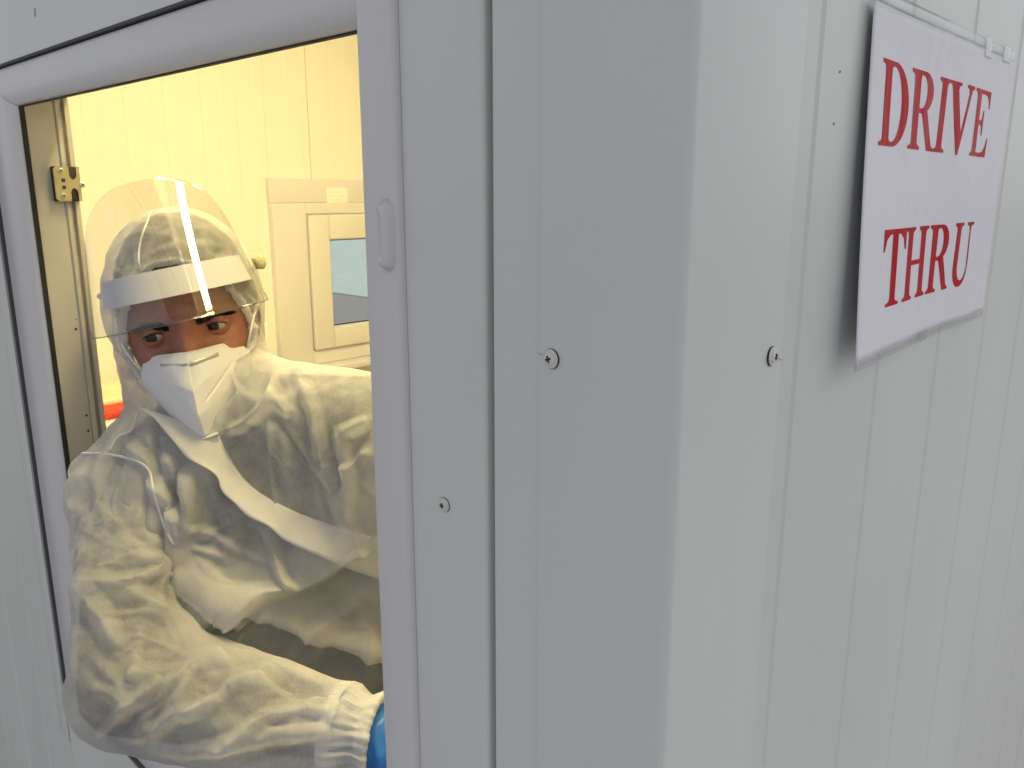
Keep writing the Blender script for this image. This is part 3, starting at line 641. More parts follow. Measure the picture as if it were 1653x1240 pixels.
# --- head: a sculpted skin in polar form
def head_mesh():
    nt_, npz = 190, 150; v = []
    C_ = [((0, .028, -.012), (.075, .095, .096)), ((0, -.035, .022), (.060, .078, .066)), ((0, -.005, .012), (.068, .06, .078))]
    for i in range(npz + 1):
        t = i / npz; el = -math.pi / 2 + math.pi * (t - .05 * math.sin(4 * math.pi * t)* .5)
        for j in range(nt_):
            s = j / nt_ * 2 - 1; az = math.pi * (s - .26 * math.sin(math.pi * s) / 1.0 * .8)   # denser in front
            d = np.array([math.sin(az) * math.cos(el), math.sin(el), math.cos(az) * math.cos(el)])
            rs = []
            for c, r in C_:
                c = np.array(c); r = np.array(r); o = -c / r; q = d / r
                A = q @ q; B = 2 * o @ q; Cc = o @ o - 1; disc = B * B - 4 * A * Cc
                rs.append((-B + math.sqrt(disc)) / (2 * A) if disc > 0 else 0.0)
            k = 90; rr = math.log(sum(math.exp(k * x) for x in rs)) / k - .006
            v.append(d * rr)
    V = np.array(v); x, y, z = V.T; front = 1 / (1 + np.exp(-(z - .035) / .006))
    G = lambda cx, cy, sx, sy: np.exp(-((x - cx) / sx) ** 2 - ((y - cy) / sy) ** 2)
    dz = 0
    for s in (-1, 1):
        dz = dz - .0150 * G(s * .0315, -.001, .0165, .0125)              # socket
        dz = dz + .0055 * G(s * .027, .0185, .022, .0075)                # brow ridge
        dz = dz + .0045 * G(s * .046, -.026, .020, .016)                 # cheek bone
        dz = dz - .0030 * G(s * .019, -.020, .006, .012)                 # beside the nose
        dz = dz - .0022 * G(s * .030, -.0185, .012, .0035)               # under the eye
    ny = np.clip((-y + .012) / .055, 0, 1)
    dz = dz + (.0055 + .020 * ny ** 1.3) * np.exp(-(x / (.0085 + .006 * ny)) ** 2) * np.clip((y + .062) / .010, 0, 1) * np.clip((.024 - y) / .015, 0, 1)
    dz = dz + .004 * G(0, .018, .010, .008)
    dz = dz + .0007 * np.sin(y * 620 + 2 * np.cos(x * 55)) * G(0, .048, .045, .012)        # forehead creases
    V[:, 2] += dz * front
    f = []
    for i in range(npz):
        for j in range(nt_): f.append((i * nt_ + j, i * nt_ + (j + 1) % nt_, (i + 1) * nt_ + (j + 1) % nt_, (i + 1) * nt_ + j))
    return V, f
HV, HF = head_mesh()
HF = [q[::-1] for q in HF]
parts = [(Hm(HV), HF)]
EYES = [(-.0320, .0, .0655), (.0320, .0, .0655)]; ER = .0122
def lid(c, upper):
    v = []; f = []; na, ne = 26, 8
    for i in range(na + 1):
        a = -82 + 164 * i / na; w = max(0, 1 - (abs(a + (4 if c[0] < 0 else -4)) / 60) ** 2.0)
        ap = 19 * w if upper else -17 * w ** .8
        ap += -2
        for j in range(ne + 1):
            e = ap + ((78 if upper else -78) - ap) * (j / ne) ** 1.4
            r_ = ER + .0011 + .0012 * (1 - (1 - j / ne) ** 3) * .6
            v.append(H(np.array(c) + r_ * np.array([math.sin(R(a)) * math.cos(R(e)), math.sin(R(e)), math.cos(R(a)) * math.cos(R(e))])))
    for i in range(na):
        for j in range(ne): q = i * (ne + 1) + j; f.append((q, q + 1, q + ne + 2, q + ne + 1))
    return v, f
for c in EYES: parts += [lid(c, True), lid(c, False)]
# the rest of the body as one skin, wearing a dark shirt
BV, BF = remesh(body_parts(1.0) + leg_parts(1.0) + [capsule(NECK2, NECK, .052, .058)], .012, 5)
bm = bmesh.new(); me = bpy.data.meshes.new('body')
for k, (v, f) in enumerate(parts + [(BV, BF)]):
    vs = [bm.verts.new(tuple(p)) for p in v]
    for q in f:
        try: fc = bm.faces.new([vs[int(i)] for i in q]); fc.material_index = 0 if k < len(parts) else 1
        except ValueError: pass
bm.to_mesh(me); bm.free()
body = par(link('body', me, [SKIN, SHIRT]), person)
# eyes
GZ = np.array([-.30, -.02, 1.0]); GZ /= np.linalg.norm(GZ)
gu = np.cross([0, 1, 0], GZ); gu /= np.linalg.norm(gu); gv = np.cross(GZ, gu)
for c in EYES:
    v, f = ellipsoid(H, c, (ER, ER, ER), 28); e = par(mesh('eye', v, f, EYEW), person)
    v = []; f = []; n = 24
    for i in range(7):
        t = R(31.5) * i / 6; rr = ER + .00025 + .0006 * math.cos(t * 2.4)
        for k in range(n): a = 2 * math.pi * k / n; v.append(H(np.array(c) + rr * (math.cos(t) * GZ + math.sin(t) * (gu * math.cos(a) + gv * math.sin(a)))))
    for i in range(6):
        for k in range(n): f.append((i * n + k, i * n + (k + 1) % n, (i + 1) * n + (k + 1) % n, (i + 1) * n + k))
    par(mesh('iris', v, f, IRIS), e)
    # upper lashes as a thin dark rim on the lid edge
    rim = []
    for i in range(23):
        a = -56 + 112 * i / 22; w = max(0, 1 - (abs(a) / 60) ** 2); ap = 19 * w - 2
        rr = ER + .0018; rim.append(H(np.array(c) + rr * np.array([math.sin(R(a)) * math.cos(R(ap)), math.sin(R(ap)), math.cos(R(a)) * math.cos(R(ap))])))
    par(tube('eyelashes', rim, .00065, HAIRM, seg=5), person)
# brows and hair strands: short tapered hairs
hb = BVHTree.FromPolygons([Vector(p) for p in HV], HF)
def on_face(x, y):
    h_ = hb.ray_cast(Vector((x, y, .3)), Vector((0, 0, -1))); return np.array(h_[0]) if h_[0] is not None else np.array([x, y, .08])
for s in (-1, 1):
    v = []; f = []
    for k in range(420):
        t = rnd.random(); w = (.0058 * (1 - .72 * t ** 1.6)) * (1 if t > .08 else .7)
        x = s * (.0135 + .038 * t); y = .0078 + .0050 * math.sin(min(1, t * 1.35) * 2.1) - .0030 * t + rnd.uniform(-w, w) * .8
        p = on_face(x, y); L_ = .0065 * rnd.uniform(.7, 1.15); an = R(58 - 62 * t + rnd.uniform(-16, 16))
        d = np.array([s * math.cos(an), math.sin(an) * .75, .22]); d /= np.linalg.norm(d); sd_ = np.cross(d, [0, 0, 1]) * .00028
        p0 = p + [0, 0, .0002]; p1 = p0 + d * L_; i0 = len(v)
        v += [H(p0 - sd_), H(p0 + sd_), H(p1 + [0, 0, .0003]), H(p0 + np.array([0, 0, .0005]))]; f += [(i0, i0 + 1, i0 + 2), (i0 + 1, i0 + 3, i0 + 2), (i0 + 3, i0, i0 + 2)]
    par(mesh('eyebrow', v, f, HAIRM, smooth=False), person)
hv = []; keep = {}
sel = [i for i, p in enumerate(HV) if (p[1] > .055 + .02 * (abs(p[0]) / .06) ** 2 and p[2] > 0) or (p[2] <= 0 and p[1] > -.035 + .0 * p[2]) or (p[2] < .03 and abs(p[0]) > .06 and p[1] > .0)]
keep = {o: n for n, o in enumerate(sel)}
cen = np.array([0, .03, -.01])
hv = [H(cen + (HV[i] - cen) * (1.055 + .02 * math.sin(HV[i][0] * 300 + HV[i][2] * 170))) for i in sel]
hf = [tuple(keep[i] for i in q) for q in HF if all(i in keep for i in q)]
par(mesh('hair', hv, hf, HAIRM), person)

# ------------------------------------------------------------------ coverall: cloth laid over the body and settled by the cloth solver
hood_c, hood_r = (0, .018, -.012), (.090, .116, .112)
G = body_parts(1.10, .012, .093)[2:]
G += [capsule(LELB, LWR, .062, .044), ellipsoid(H, hood_c, hood_r), ellipsoid(H, (0, -.055, .012), (.074, .085, .084)), capsule(H((0, -.06, -.02)), NECK, .078, .088)]
CV, CF = remesh(G, .0095, 5)
# the near sleeve is set in at the armhole: its own tube of cloth
MID = RELB * .45 + RWR * .55
AV, AF = remesh([capsule(RSH, RELB, .071, .060), capsule(RELB, MID, .060, .053), capsule(MID, RWR, .053, .043)], .0090, 5)
ua = (RELB - RSH) / np.linalg.norm(RELB - RSH); gone = ((AV - RSH) @ ua < -.012) & (np.linalg.norm(AV - RSH, axis=1) < .12)
AF = [q for q in AF if not any(gone[i] for i in q)]; nT = len(CV); CV = np.vstack([CV, AV]); CF = CF + [tuple(i + nT for i in q) for q in AF]
def face_hole(P):
    q = Hinv(P); yc, ry = -.018, .100
    wide = np.where(q[:, 1] > -.045, .069 * np.sqrt(np.clip(1 - ((q[:, 1] - yc) / ry) ** 2, 0, 1)), .066 * np.clip(1 - (-.045 - q[:, 1]) / .056, 0, 1) ** 1.4)
    return (q[:, 2] > .005) & (np.abs(q[:, 0]) < wide) & (q[:, 1] < .070 + .012 * np.exp(-((q[:, 0] + .014) / .024) ** 2))
fa = (RWR - RELB) / np.linalg.norm(RWR - RELB); la = (LWR - LELB) / np.linalg.norm(LWR - LELB)
dead = face_hole(CV) | (((CV - RWR) @ fa > -.012) & (np.linalg.norm(CV - RWR, axis=1) < .09)) | (((CV - LWR) @ la > -.012) & (np.linalg.norm(CV - LWR, axis=1) < .09)) | (CV[:, 2] < .80)
CF = [q for q in CF if not any(dead[i] for i in q)]
used = sorted({i for q in CF for i in q}); rem = {o: n for n, o in enumerate(used)}
isA = np.array(used) >= nT; CV = CV[used]; CF = [tuple(rem[i] for i in q) for q in CF]
from collections import Counter
ec = Counter()
for q in CF:
    for i in range(len(q)): a, b = q[i], q[(i + 1) % len(q)]; ec[(min(a, b), max(a, b))] += 1
bd = np.array(sorted({i for e, c in ec.items() if c == 1 for i in e}))
# even out the jagged rims
adj = {}
for (a, b), c in ec.items():
    if c == 1: adj.setdefault(a, []).append(b); adj.setdefault(b, []).append(a)
for _ in range(12):
    new = {i: (CV[i] + sum(CV[j] for j in adj[i])) / (1 + len(adj[i])) for i in adj}
    for i, p in new.items(): CV[i] = p
CV = lap(CV, CF, 3, fix=bd)
# the elastic rim of the hood hugs the face
hbv = BVHTree.FromPolygons([Vector(q) for q in HV], HF)
rimi = [i for i in bd if np.linalg.norm(CV[i] - HO) < .14]
for i in rimi:
    q = Hinv(CV[i]); d = q / np.linalg.norm(q); h_ = hbv.ray_cast(Vector(d * .3), Vector(-d))
    if h_[0] is not None: CV[i] = H(np.array(h_[0]) + d * .006)
CV = lap(CV, CF, 2, fix=bd)
def settle(V, F, colV, colF, pinned, frames=34, grow=.055):
    me = bpy.data.meshes.new('cloth'); me.from_pydata([tuple(p) for p in V], [], F); me.update()
    o = bpy.data.objects.new('cloth', me); COL.objects.link(o)
    vg = o.vertex_groups.new(name='pin'); vg.add([int(i) for i in pinned], 1.0, 'REPLACE')
    cm = bpy.data.meshes.new('col'); cm.from_pydata([tuple(p) for p in colV], [], colF); cm.update()
    co = bpy.data.objects.new('col', cm); COL.objects.link(co); co.modifiers.new('c', 'COLLISION'); co.collision.thickness_outer = .003; co.collision.cloth_friction = 8
    md = o.modifiers.new('cloth', 'CLOTH'); s = md.settings
    s.quality = 5; s.mass = .12; s.air_damping = 2; s.tension_stiffness = 12; s.compression_stiffness = 12; s.shear_stiffness = 8; s.bending_stiffness = 1.2
    s.tension_damping = 8; s.compression_damping = 8; s.shear_damping = 8; s.bending_damping = 1
    s.effector_weights.gravity = .6; s.vertex_group_mass = 'pin'; s.pin_stiffness = 1; s.shrink_min = -grow; s.shrink_max = -grow
    md.collision_settings.distance_min = .003; md.collision_settings.collision_quality = 2; md.collision_settings.use_self_collision = False
    md.point_cache.frame_start = 1; md.point_cache.frame_end = frames + 5
    f_old = scn.frame_current
    for fr in range(1, frames + 1): scn.frame_set(fr)
    ev = o.evaluated_get(bpy.context.evaluated_depsgraph_get()); m2 = ev.to_mesh()
    out = np.empty(len(m2.vertices) * 3); m2.vertices.foreach_get('co', out); out = out.reshape(-1, 3).copy(); ev.to_mesh_clear()
    bpy.data.objects.remove(o); bpy.data.objects.remove(co); scn.frame_set(1)
    return out
KV, KF = remesh(body_parts(1.0) + [ellipsoid(H, (0, .025, -.012), (.080, .102, .100)), ellipsoid(H, (0, -.03, .018), (.064, .084, .07)), capsule(NECK2, NECK, .054, .06)], .014, 4)
pin = set(bd.tolist())
SV = settle(CV, CF, KV, KF, bd)

def subdivided(V, F, lev):
    me = bpy.data.meshes.new('t'); me.from_pydata([tuple(q) for q in V], [], F); o = bpy.data.objects.new('t', me); COL.objects.link(o)
    s = o.modifiers.new('s', 'SUBSURF'); s.levels = lev; s.render_levels = lev
    out = bpy.data.meshes.new_from_object(o.evaluated_get(bpy.context.evaluated_depsgraph_get())); bpy.data.objects.remove(o)
    X = np.empty(len(out.vertices) * 3); out.vertices.foreach_get('co', X); N_ = np.empty(len(out.vertices) * 3); out.vertices.foreach_get('normal', N_)
    f = [tuple(q.vertices) for q in out.polygons]; bpy.data.meshes.remove(out)
    return X.reshape(-1, 3), N_.reshape(-1, 3), f
def segdist(P, a, b):
    ab = b - a; t = np.clip(((P - a) @ ab) / (ab @ ab), 0, 1); return np.linalg.norm(P - a - t[:, None] * ab, axis=1)
def sub_part(mask_):
    ids = np.nonzero(mask_)[0]; mp_ = {int(o): n for n, o in enumerate(ids)}
    return subdivided(SV[ids], [tuple(mp_[i] for i in q) for q in CF if mask_[q[0]]], 2)
g1, n1, f1 = sub_part(~isA); g2, n2, f2 = sub_part(isA)
GV = np.vstack([g1, g2]); GN = np.vstack([n1, n2]); GF = f1 + [tuple(i + len(g1) for i in q) for q in f2]; isarm = np.r_[np.zeros(len(g1)), np.ones(len(g2))]
# creases pressed into the cloth: polyline (photo measurements), height, half width, kind (0 ridge, 1 overhang: proud on the left of the line, steep on the right)
ARM = [([(125, 936), (150, 940), (190, 948), (290, 1002), (335, 1036)], .010, 13, 0), ([(187, 943), (230, 930), (267, 912)], .009, 8, 0), ([(184, 868), (250, 900), (270, 903)], .006, 8, 0),
       ([(170, 916), (206, 900), (264, 912)], .006, 7, 0), ([(124, 800), (122, 870), (122, 920)], .007, 14, 0), ([(120, 940), (140, 965), (162, 993), (184, 1037), (200, 1050)], .013, 14, 0),
       ([(228, 1010), (217, 1075), (210, 1101)], .007, 8, 0), ([(210, 1101), (223, 1089), (261, 1093)], .006, 8, 0), ([(245, 1098), (305, 1072), (345, 1050)], -.008, 8, 0),
       ([(261, 1096), (327, 1066), (368, 1060), (400, 1067), (445, 1080), (520, 1102)], .013, 11, 0), ([(170, 1215), (179, 1188), (217, 1155), (275, 1106)], -.008, 8, 0), ([(160, 1205), (168, 1180), (205, 1148), (262, 1098)], .008, 8, 0),
       ([(212, 1193), (272, 1163), (299, 1108), (310, 1093)], .009, 9, 0), ([(310, 1097), (350, 1118), (375, 1112)], -.006, 10, 0), ([(283, 1155), (327, 1144), (371, 1111), (400, 1100), (450, 1092)], .012, 9, 0),
       ([(343, 1213), (382, 1193), (430, 1160), (480, 1150)], .009, 9, 0), ([(257, 1218), (389, 1199), (477, 1183), (553, 1182)], .007, 9, 0), ([(420, 1130), (470, 1122), (540, 1130)], -.006, 12, 0),
       ([(130, 1010), (125, 1080), (150, 1150)], .006, 16, 0), ([(150, 1060), (200, 1120), (190, 1160)], .006, 10, 0), ([(200, 745), (190, 800), (215, 830)], .004, 9, 0), ([(235, 790), (225, 850), (262, 880)], .006, 8, 0),
       ([(150, 1108), (205, 1135)], .006, 8, 0), ([(550, 1120), (500, 1140), (560, 1165)], .006, 8, 0), ([(575, 1110), (540, 1150), (560, 1200)], .006, 7, 0)]
TOR = [([(302, 1014), (380, 988), (480, 948), (560, 897), (606, 874)], .034, 26, 1), ([(297, 862), (330, 859), (386, 886), (439, 904)], .006, 7, 0), ([(425, 840), (449, 888), (459, 927), (480, 944)], .011, 9, 0),
       ([(200, 712), (239, 752), (250, 787), (277, 826), (281, 866)], .013, 9, 0), ([(297, 750), (300, 795), (291, 872)], .012, 8, 0), ([(270, 770), (290, 825), (286, 866)], -.010, 6, 0), ([(265, 700), (270, 730), (278, 775)], .007, 8, 0),
       ([(482, 607), (507, 670), (534, 774), (564, 831)], .014, 8, 0), ([(497, 640), (520, 740), (548, 815)], -.006, 8, 0), ([(548, 700), (567, 757), (570, 831)], .012, 8, 0), ([(444, 645), (471, 672)], .010, 8, 0), ([(455, 620), (480, 601), (501, 609)], .008, 7, 0),
       ([(597, 680), (551, 700)], .011, 8, 0), ([(600, 725), (567, 762)], .011, 8, 0), ([(440, 680), (455, 720), (470, 790)], .005, 10, 0), ([(505, 680), (515, 760), (530, 830)], .005, 8, 0),
       ([(367, 1053), (405, 1009), (434, 988)], .008, 8, 0), ([(454, 1067), (512, 1019), (570, 978)], .011, 9, 0), ([(483, 1079), (526, 1033)], .010, 8, 0), ([(330, 760), (345, 800), (380, 850)], .006, 10, 0),
       ([(362, 697), (400, 682), (434, 648), (447, 602)], .013, 7, 0), ([(585, 1000), (600, 1040), (590, 1090)], .010, 10, 0), ([(335, 905), (380, 945), (460, 930)], -.007, 16, 0), ([(250, 690), (238, 720)], .006, 7, 0)]
HOO = [([(168, 389), (202, 367), (246, 353), (309, 365), (350, 385)], .0035, 6, 0), ([(185, 395), (230, 378), (290, 388)], .003, 6, 0), ([(246, 338), (262, 345), (300, 350)], .003, 6, 0), ([(255, 405), (300, 395), (345, 400)], .003, 6, 0)]
for k in range(15):    # gathers running back from the elastic
    x = 172 + 15.5 * k + rnd.uniform(-4, 4); HOO.append(([(x, 472 - .19 * (x - 165)), (x + rnd.uniform(-9, 9), 440 - .19 * (x - 165) + rnd.uniform(-8, 8)), (x + rnd.uniform(-14, 14) + (285 - x) * .15, 405 - .1 * (x - 165))], rnd.choice((-1, 1, 1)) * rnd.uniform(.002, .0042), rnd.uniform(3.5, 5.5), 0))
def fan(lst, org, n, a0, a1, l0, l1, hmax, bend=18):
    for k in range(n):
        a = R(a0 + (a1 - a0) * (k + rnd.uniform(.2, .8)) / n); L_ = rnd.uniform(l0, l1); s0 = rnd.uniform(.10, .35) * L_; q = []
        for t in (0, .5, 1):
            r_ = s0 + t * L_; aa = a + R(rnd.uniform(-bend, bend)) * t; q.append((org[0] + r_ * math.cos(aa), org[1] + r_ * math.sin(aa)))
        lst.append((q, rnd.choice((1, 1, -.8)) * rnd.uniform(.4, 1) * hmax, rnd.uniform(3.0, 5.0), 0))
fan(ARM, (290, 885), 9, 120, 215, 60, 130, .0040); fan(ARM, (318, 1066), 12, 95, 235, 50, 140, .0065); fan(ARM, (585, 1150), 8, 150, 200, 60, 170, .0055, 8); fan(ARM, (175, 745), 5, 60, 120, 40, 90, .004)
fan(TOR, (296, 880), 6, -40, 50, 50, 130, .0055); fan(TOR, (435, 660), 8, 40, 110, 50, 140, .0055); fan(TOR, (560, 690), 6, 70, 150, 40, 110, .0055); fan(TOR, (230, 700), 5, 30, 80, 40, 100, .005)
PXY = pix(GV); toC = C0 - GV; toC /= np.linalg.norm(toC, axis=1)[:, None]; fac = np.clip((GN * toC).sum(1) * 2.4, 0, 1)
warm = isarm
dh = np.linalg.norm(GV - H((0, .02, -.01)), axis=1); whead = np.clip((.155 - dh) / .02, 0, 1)
disp = np.zeros(len(GV))
for folds, wgt in ((ARM, warm), (TOR, (1 - whead) * (1 - isarm)), (HOO, whead)):
    for pts, h_, w_, kind in folds:
        P = smoothcurve(pts, 24); dmin = np.full(len(GV), 1e9); sgn = np.zeros(len(GV)); tt = np.zeros(len(GV))
        m_ = (PXY[:, 0] > P[:, 0].min() - 5 * w_) & (PXY[:, 0] < P[:, 0].max() + 5 * w_) & (PXY[:, 1] > P[:, 1].min() - 5 * w_) & (PXY[:, 1] < P[:, 1].max() + 5 * w_) & (wgt > 0) & (fac > 0)
        idx = np.nonzero(m_)[0]; Q = PXY[idx]; dm = np.full(len(idx), 1e9); sg = np.zeros(len(idx)); tm = np.zeros(len(idx))
        for s in range(len(P) - 1):
            a, b = P[s], P[s + 1]; ab = b - a; t = np.clip(((Q - a) @ ab) / (ab @ ab), 0, 1); e = Q - a - t[:, None] * ab; d = np.hypot(e[:, 0], e[:, 1])
            better = d < dm; dm[better] = d[better]; sg[better] = np.sign(ab[0] * e[better, 1] - ab[1] * e[better, 0]); tm[better] = (s + t[better]) / (len(P) - 1)
        tap = np.clip(np.minimum(tm, 1 - tm) * 6 + .15, 0, 1) ** .7
        if kind == 0: pr_ = np.clip(1 - dm / (1.9 * w_), 0, 1) ** 1.0
        else: pr_ = np.where(sg < 0, np.exp(-(dm / (w_ * 2.6)) ** 1.5), np.exp(-(dm / (w_ * .30)) ** 2)); tap = np.clip(np.minimum(tm, 1 - tm) * 10 + .6, 0, 1)
        disp[idx] += (.82 if w_ > 5.5 else .5) * h_ * pr_ * tap * wgt[idx] * fac[idx]
# small random buckles
from mathutils import noise as mnoise
small = np.array([(1 - abs(mnoise.noise(Vector((q[0] * 17 + q[2] * 6, q[1] * 17, q[2] * 11 - q[0] * 5))))) ** 5 - .6 * (1 - abs(mnoise.noise(Vector((q[0] * 14 + 9, q[1] * 14, q[2] * 22))))) ** 5 + .35 * (1 - abs(mnoise.noise(Vector((q[0] * 44 + 3, q[1] * 44, q[2] * 30))))) ** 4 for q in GV])
disp += (small - .25) * .0009 * (1 - .6 * whead)
GV = GV + GN * disp[:, None]
bb = BVHTree.FromPolygons([Vector(q) for q in BV], BF)      # cloth never sinks into what it covers
for i, q in enumerate(GV):
    l_, n_, _, d_ = bb.find_nearest(Vector(q))
    if d_ < .03:
        s_ = (Vector(q) - l_).dot(n_)
        if s_ < .0028: GV[i] = l_ + n_ * .0030
cov = par(mesh('coverall', GV, GF, COVER), person)
nB = len(BV); under = BVHTree.FromPolygons([Vector(q) for q in np.vstack([BV, Hm(HV)])], BF + [tuple(i + nB for i in q) for q in HF])
gap = np.array([under.find_nearest(Vector(q))[3] for q in GV]); cl = np.exp(-(gap / (.016 + .014 * whead)) ** 1.6)
cov.data.attributes.new('cling', 'FLOAT', 'POINT').data.foreach_set('value', cl.astype(np.float32))
gb = BVHTree.FromPolygons([Vector(q) for q in GV], GF)
def hit(x, y, e=0.0):
    d = Vector(at(x, y, 1.0) - C0).normalized(); h_ = gb.ray_cast(Vector(C0), d)
    if h_[0] is None: return None
    n_ = h_[1] if h_[1].dot(d) < 0 else -h_[1]
    return h_[0] + n_ * e
def seam(pts, r=.0016, n=40):
    q = [hit(x, y, .0002) for x, y in smoothcurve(pts, n)]; q = [p for p in q if p is not None]
    Q = np.array([tuple(p) for p in q])
    for _ in range(3): Q[1:-1] = (Q[:-2] + 2 * Q[1:-1] + Q[2:]) / 4
    return par(tube('seam', Q, r, SEAM, seg=6), cov)
seam([(132, 732), (170, 733), (215, 742), (240, 758), (247, 790), (262, 840), (280, 880)], .0015); seam([(176, 727), (190, 705), (212, 695), (222, 668)], .0014)
seam([(246, 338), (229, 382), (224, 415), (229, 450)], .0012); seam([(297, 716), (330, 708), (352, 700)], .0018); 
# zip placket: a folded strip standing free along its lower edge
LE = smoothcurve([(224, 662), (285, 718), (345, 772), (400, 822), (455, 862), (530, 900), (640, 945)], 60); RE = smoothcurve([(352, 700), (368, 735), (392, 772), (425, 800), (480, 828), (545, 850), (645, 880)], 60)
LE[:14, 0] += np.linspace(10, 0, 14)
v = []; nn = 9; last = None; ok_rows = 0
for i in range(60):
    row = []
    for j in range(nn):
        t = j / (nn - 1); q = LE[i] * (1 - t) + RE[i] * t
        if i < 14: q = LE[i] * (1 - t) + (RE[i] * t)
        fd = 1 - max(0, (i - 34) / 25) ** 1.5; p = hit(q[0], q[1], (.0120 * (1 - t) ** 1.3 + .0010 * math.sin(t * 3.1)) * fd + .0022 * (1 - t) - .0004 * t)
        row.append(p)
    if any(p is None for p in row): continue
    v.append([tuple(p) for p in row])
Vp = np.array(v); 
for _ in range(6): Vp[1:-1] = (Vp[:-2] + 2 * Vp[1:-1] + Vp[2:]) / 4; Vp[:, 1:-1] = (Vp[:, :-2] + 2 * Vp[:, 1:-1] + Vp[:, 2:]) / 4
nr = len(Vp); f = [(i * nn + j, i * nn + j + 1, (i + 1) * nn + j + 1, (i + 1) * nn + j) for i in range(nr - 1) for j in range(nn - 1)]
pl = par(mesh('zip_placket', Vp.reshape(-1, 3), f, fabric('placket_fabric', .06, mott=.04, trans=.5, bump=.03)), cov)
md = pl.modifiers.new('t', 'SOLIDIFY'); md.thickness = .0008
# gathered rim of the hood
rim_pts = np.array([CV[i] for i in rimi]); q = Hinv(rim_pts); an = np.arctan2(q[:, 1] + .018, q[:, 0]); order = np.argsort(an); q = q[order]; an = an[order]
aa = np.linspace(-math.pi, math.pi, 220, endpoint=False); ring = np.stack([np.interp(aa, an, q[:, k], period=2 * math.pi) for k in range(3)], 1)
for _ in range(10): ring = (np.roll(ring, 1, 0) + 2 * ring + np.roll(ring, -1, 0)) / 4
v = []; f = []; ns = 220; mm = 10
for i in range(ns):
    t = ring[(i + 1) % ns] - ring[i - 1]; t /= np.linalg.norm(t); o_ = ring[i] - np.array([0, -.018, .02]); o_ /= np.linalg.norm(o_); o_ -= t * (o_ @ t); o_ /= np.linalg.norm(o_); w = np.cross(t, o_)
    rr = .0032 + .0014 * mnoise.noise(Vector((i * .33, 1.7, 0))) + .0010 * mnoise.noise(Vector((i * .9, 5.7, 0)))
    for k in range(mm): a = 2 * math.pi * k / mm; v.append(H(ring[i] + (o_ * math.cos(a) * 1.5 + w * math.sin(a)) * rr))
for i in range(ns):
    for k in range(mm): f.append((i * mm + k, i * mm + (k + 1) % mm, ((i + 1) % ns) * mm + (k + 1) % mm, ((i + 1) % ns) * mm + k))
par(mesh('hood_rim', v, f, fabric('rim_fabric', .05, mott=.04, trans=.45, bump=.03)), cov)
# trousers of the coverall
TV, TF = remesh(leg_parts(1.22) + [capsule(RHP, LHP, .12, .12)], .016, 5)
keep_ = TV[:, 2] < .86; TF = [q for q in TF if all(keep_[i] for i in q)]
par(mesh('trousers', TV, TF, COVER), person)
for ft in (RFT, LFT):
    v, f = remesh([capsule(ft + [0, .02, -.035], ft + [0, -.16, -.05], .045, .038), capsule(ft + [0, .02, -.02], ft + [0, 0, .03], .05, .05)], .012, 4); v[:, 2] = np.maximum(v[:, 2], ZF + .002)
    par(mesh('shoe', v, f, mat('shoe', (.03, .03, .035), .6)), person)
# gathered cuffs
def cuff(Wr, ax):
    ax = ax / np.linalg.norm(ax); u = np.cross(ax, [0, 0, 1]); u /= np.linalg.norm(u); w = np.cross(ax, u); v = []; f = []; n = 120
    prof_ = [(-.030, .041), (-.022, .043), (-.014, .040), (-.007, .035), (.0, .0325), (.006, .036), (.012, .0385), (.016, .037), (.013, .034), (.005, .031), (-.005, .030)]
    for h_, r_ in prof_:
        for k in range(n):
            a = 2 * math.pi * k / n; g = .0040 * mnoise.noise(Vector((math.cos(a) * 7, math.sin(a) * 7, h_ * 25))) + .0036 * mnoise.noise(Vector((math.cos(a) * 15, math.sin(a) * 15, h_ * 40 + 9))) * (1 if h_ > -.02 else .4)
            v.append(Wr + ax * (h_ + .5 * g) + (u * math.cos(a) + w * math.sin(a)) * (r_ + g))
    m_ = len(prof_)
    for i in range(m_ - 1):
        for k in range(n): f.append((i * n + k, i * n + (k + 1) % n, (i + 1) * n + (k + 1) % n, (i + 1) * n + k))
    par(mesh('cuff', v, f, fabric('cuff_fabric', .06, mott=.05, trans=.5, bump=.03)), cov)
cuff(RWR, RWR - RELB); cuff(LWR, LWR - LELB)
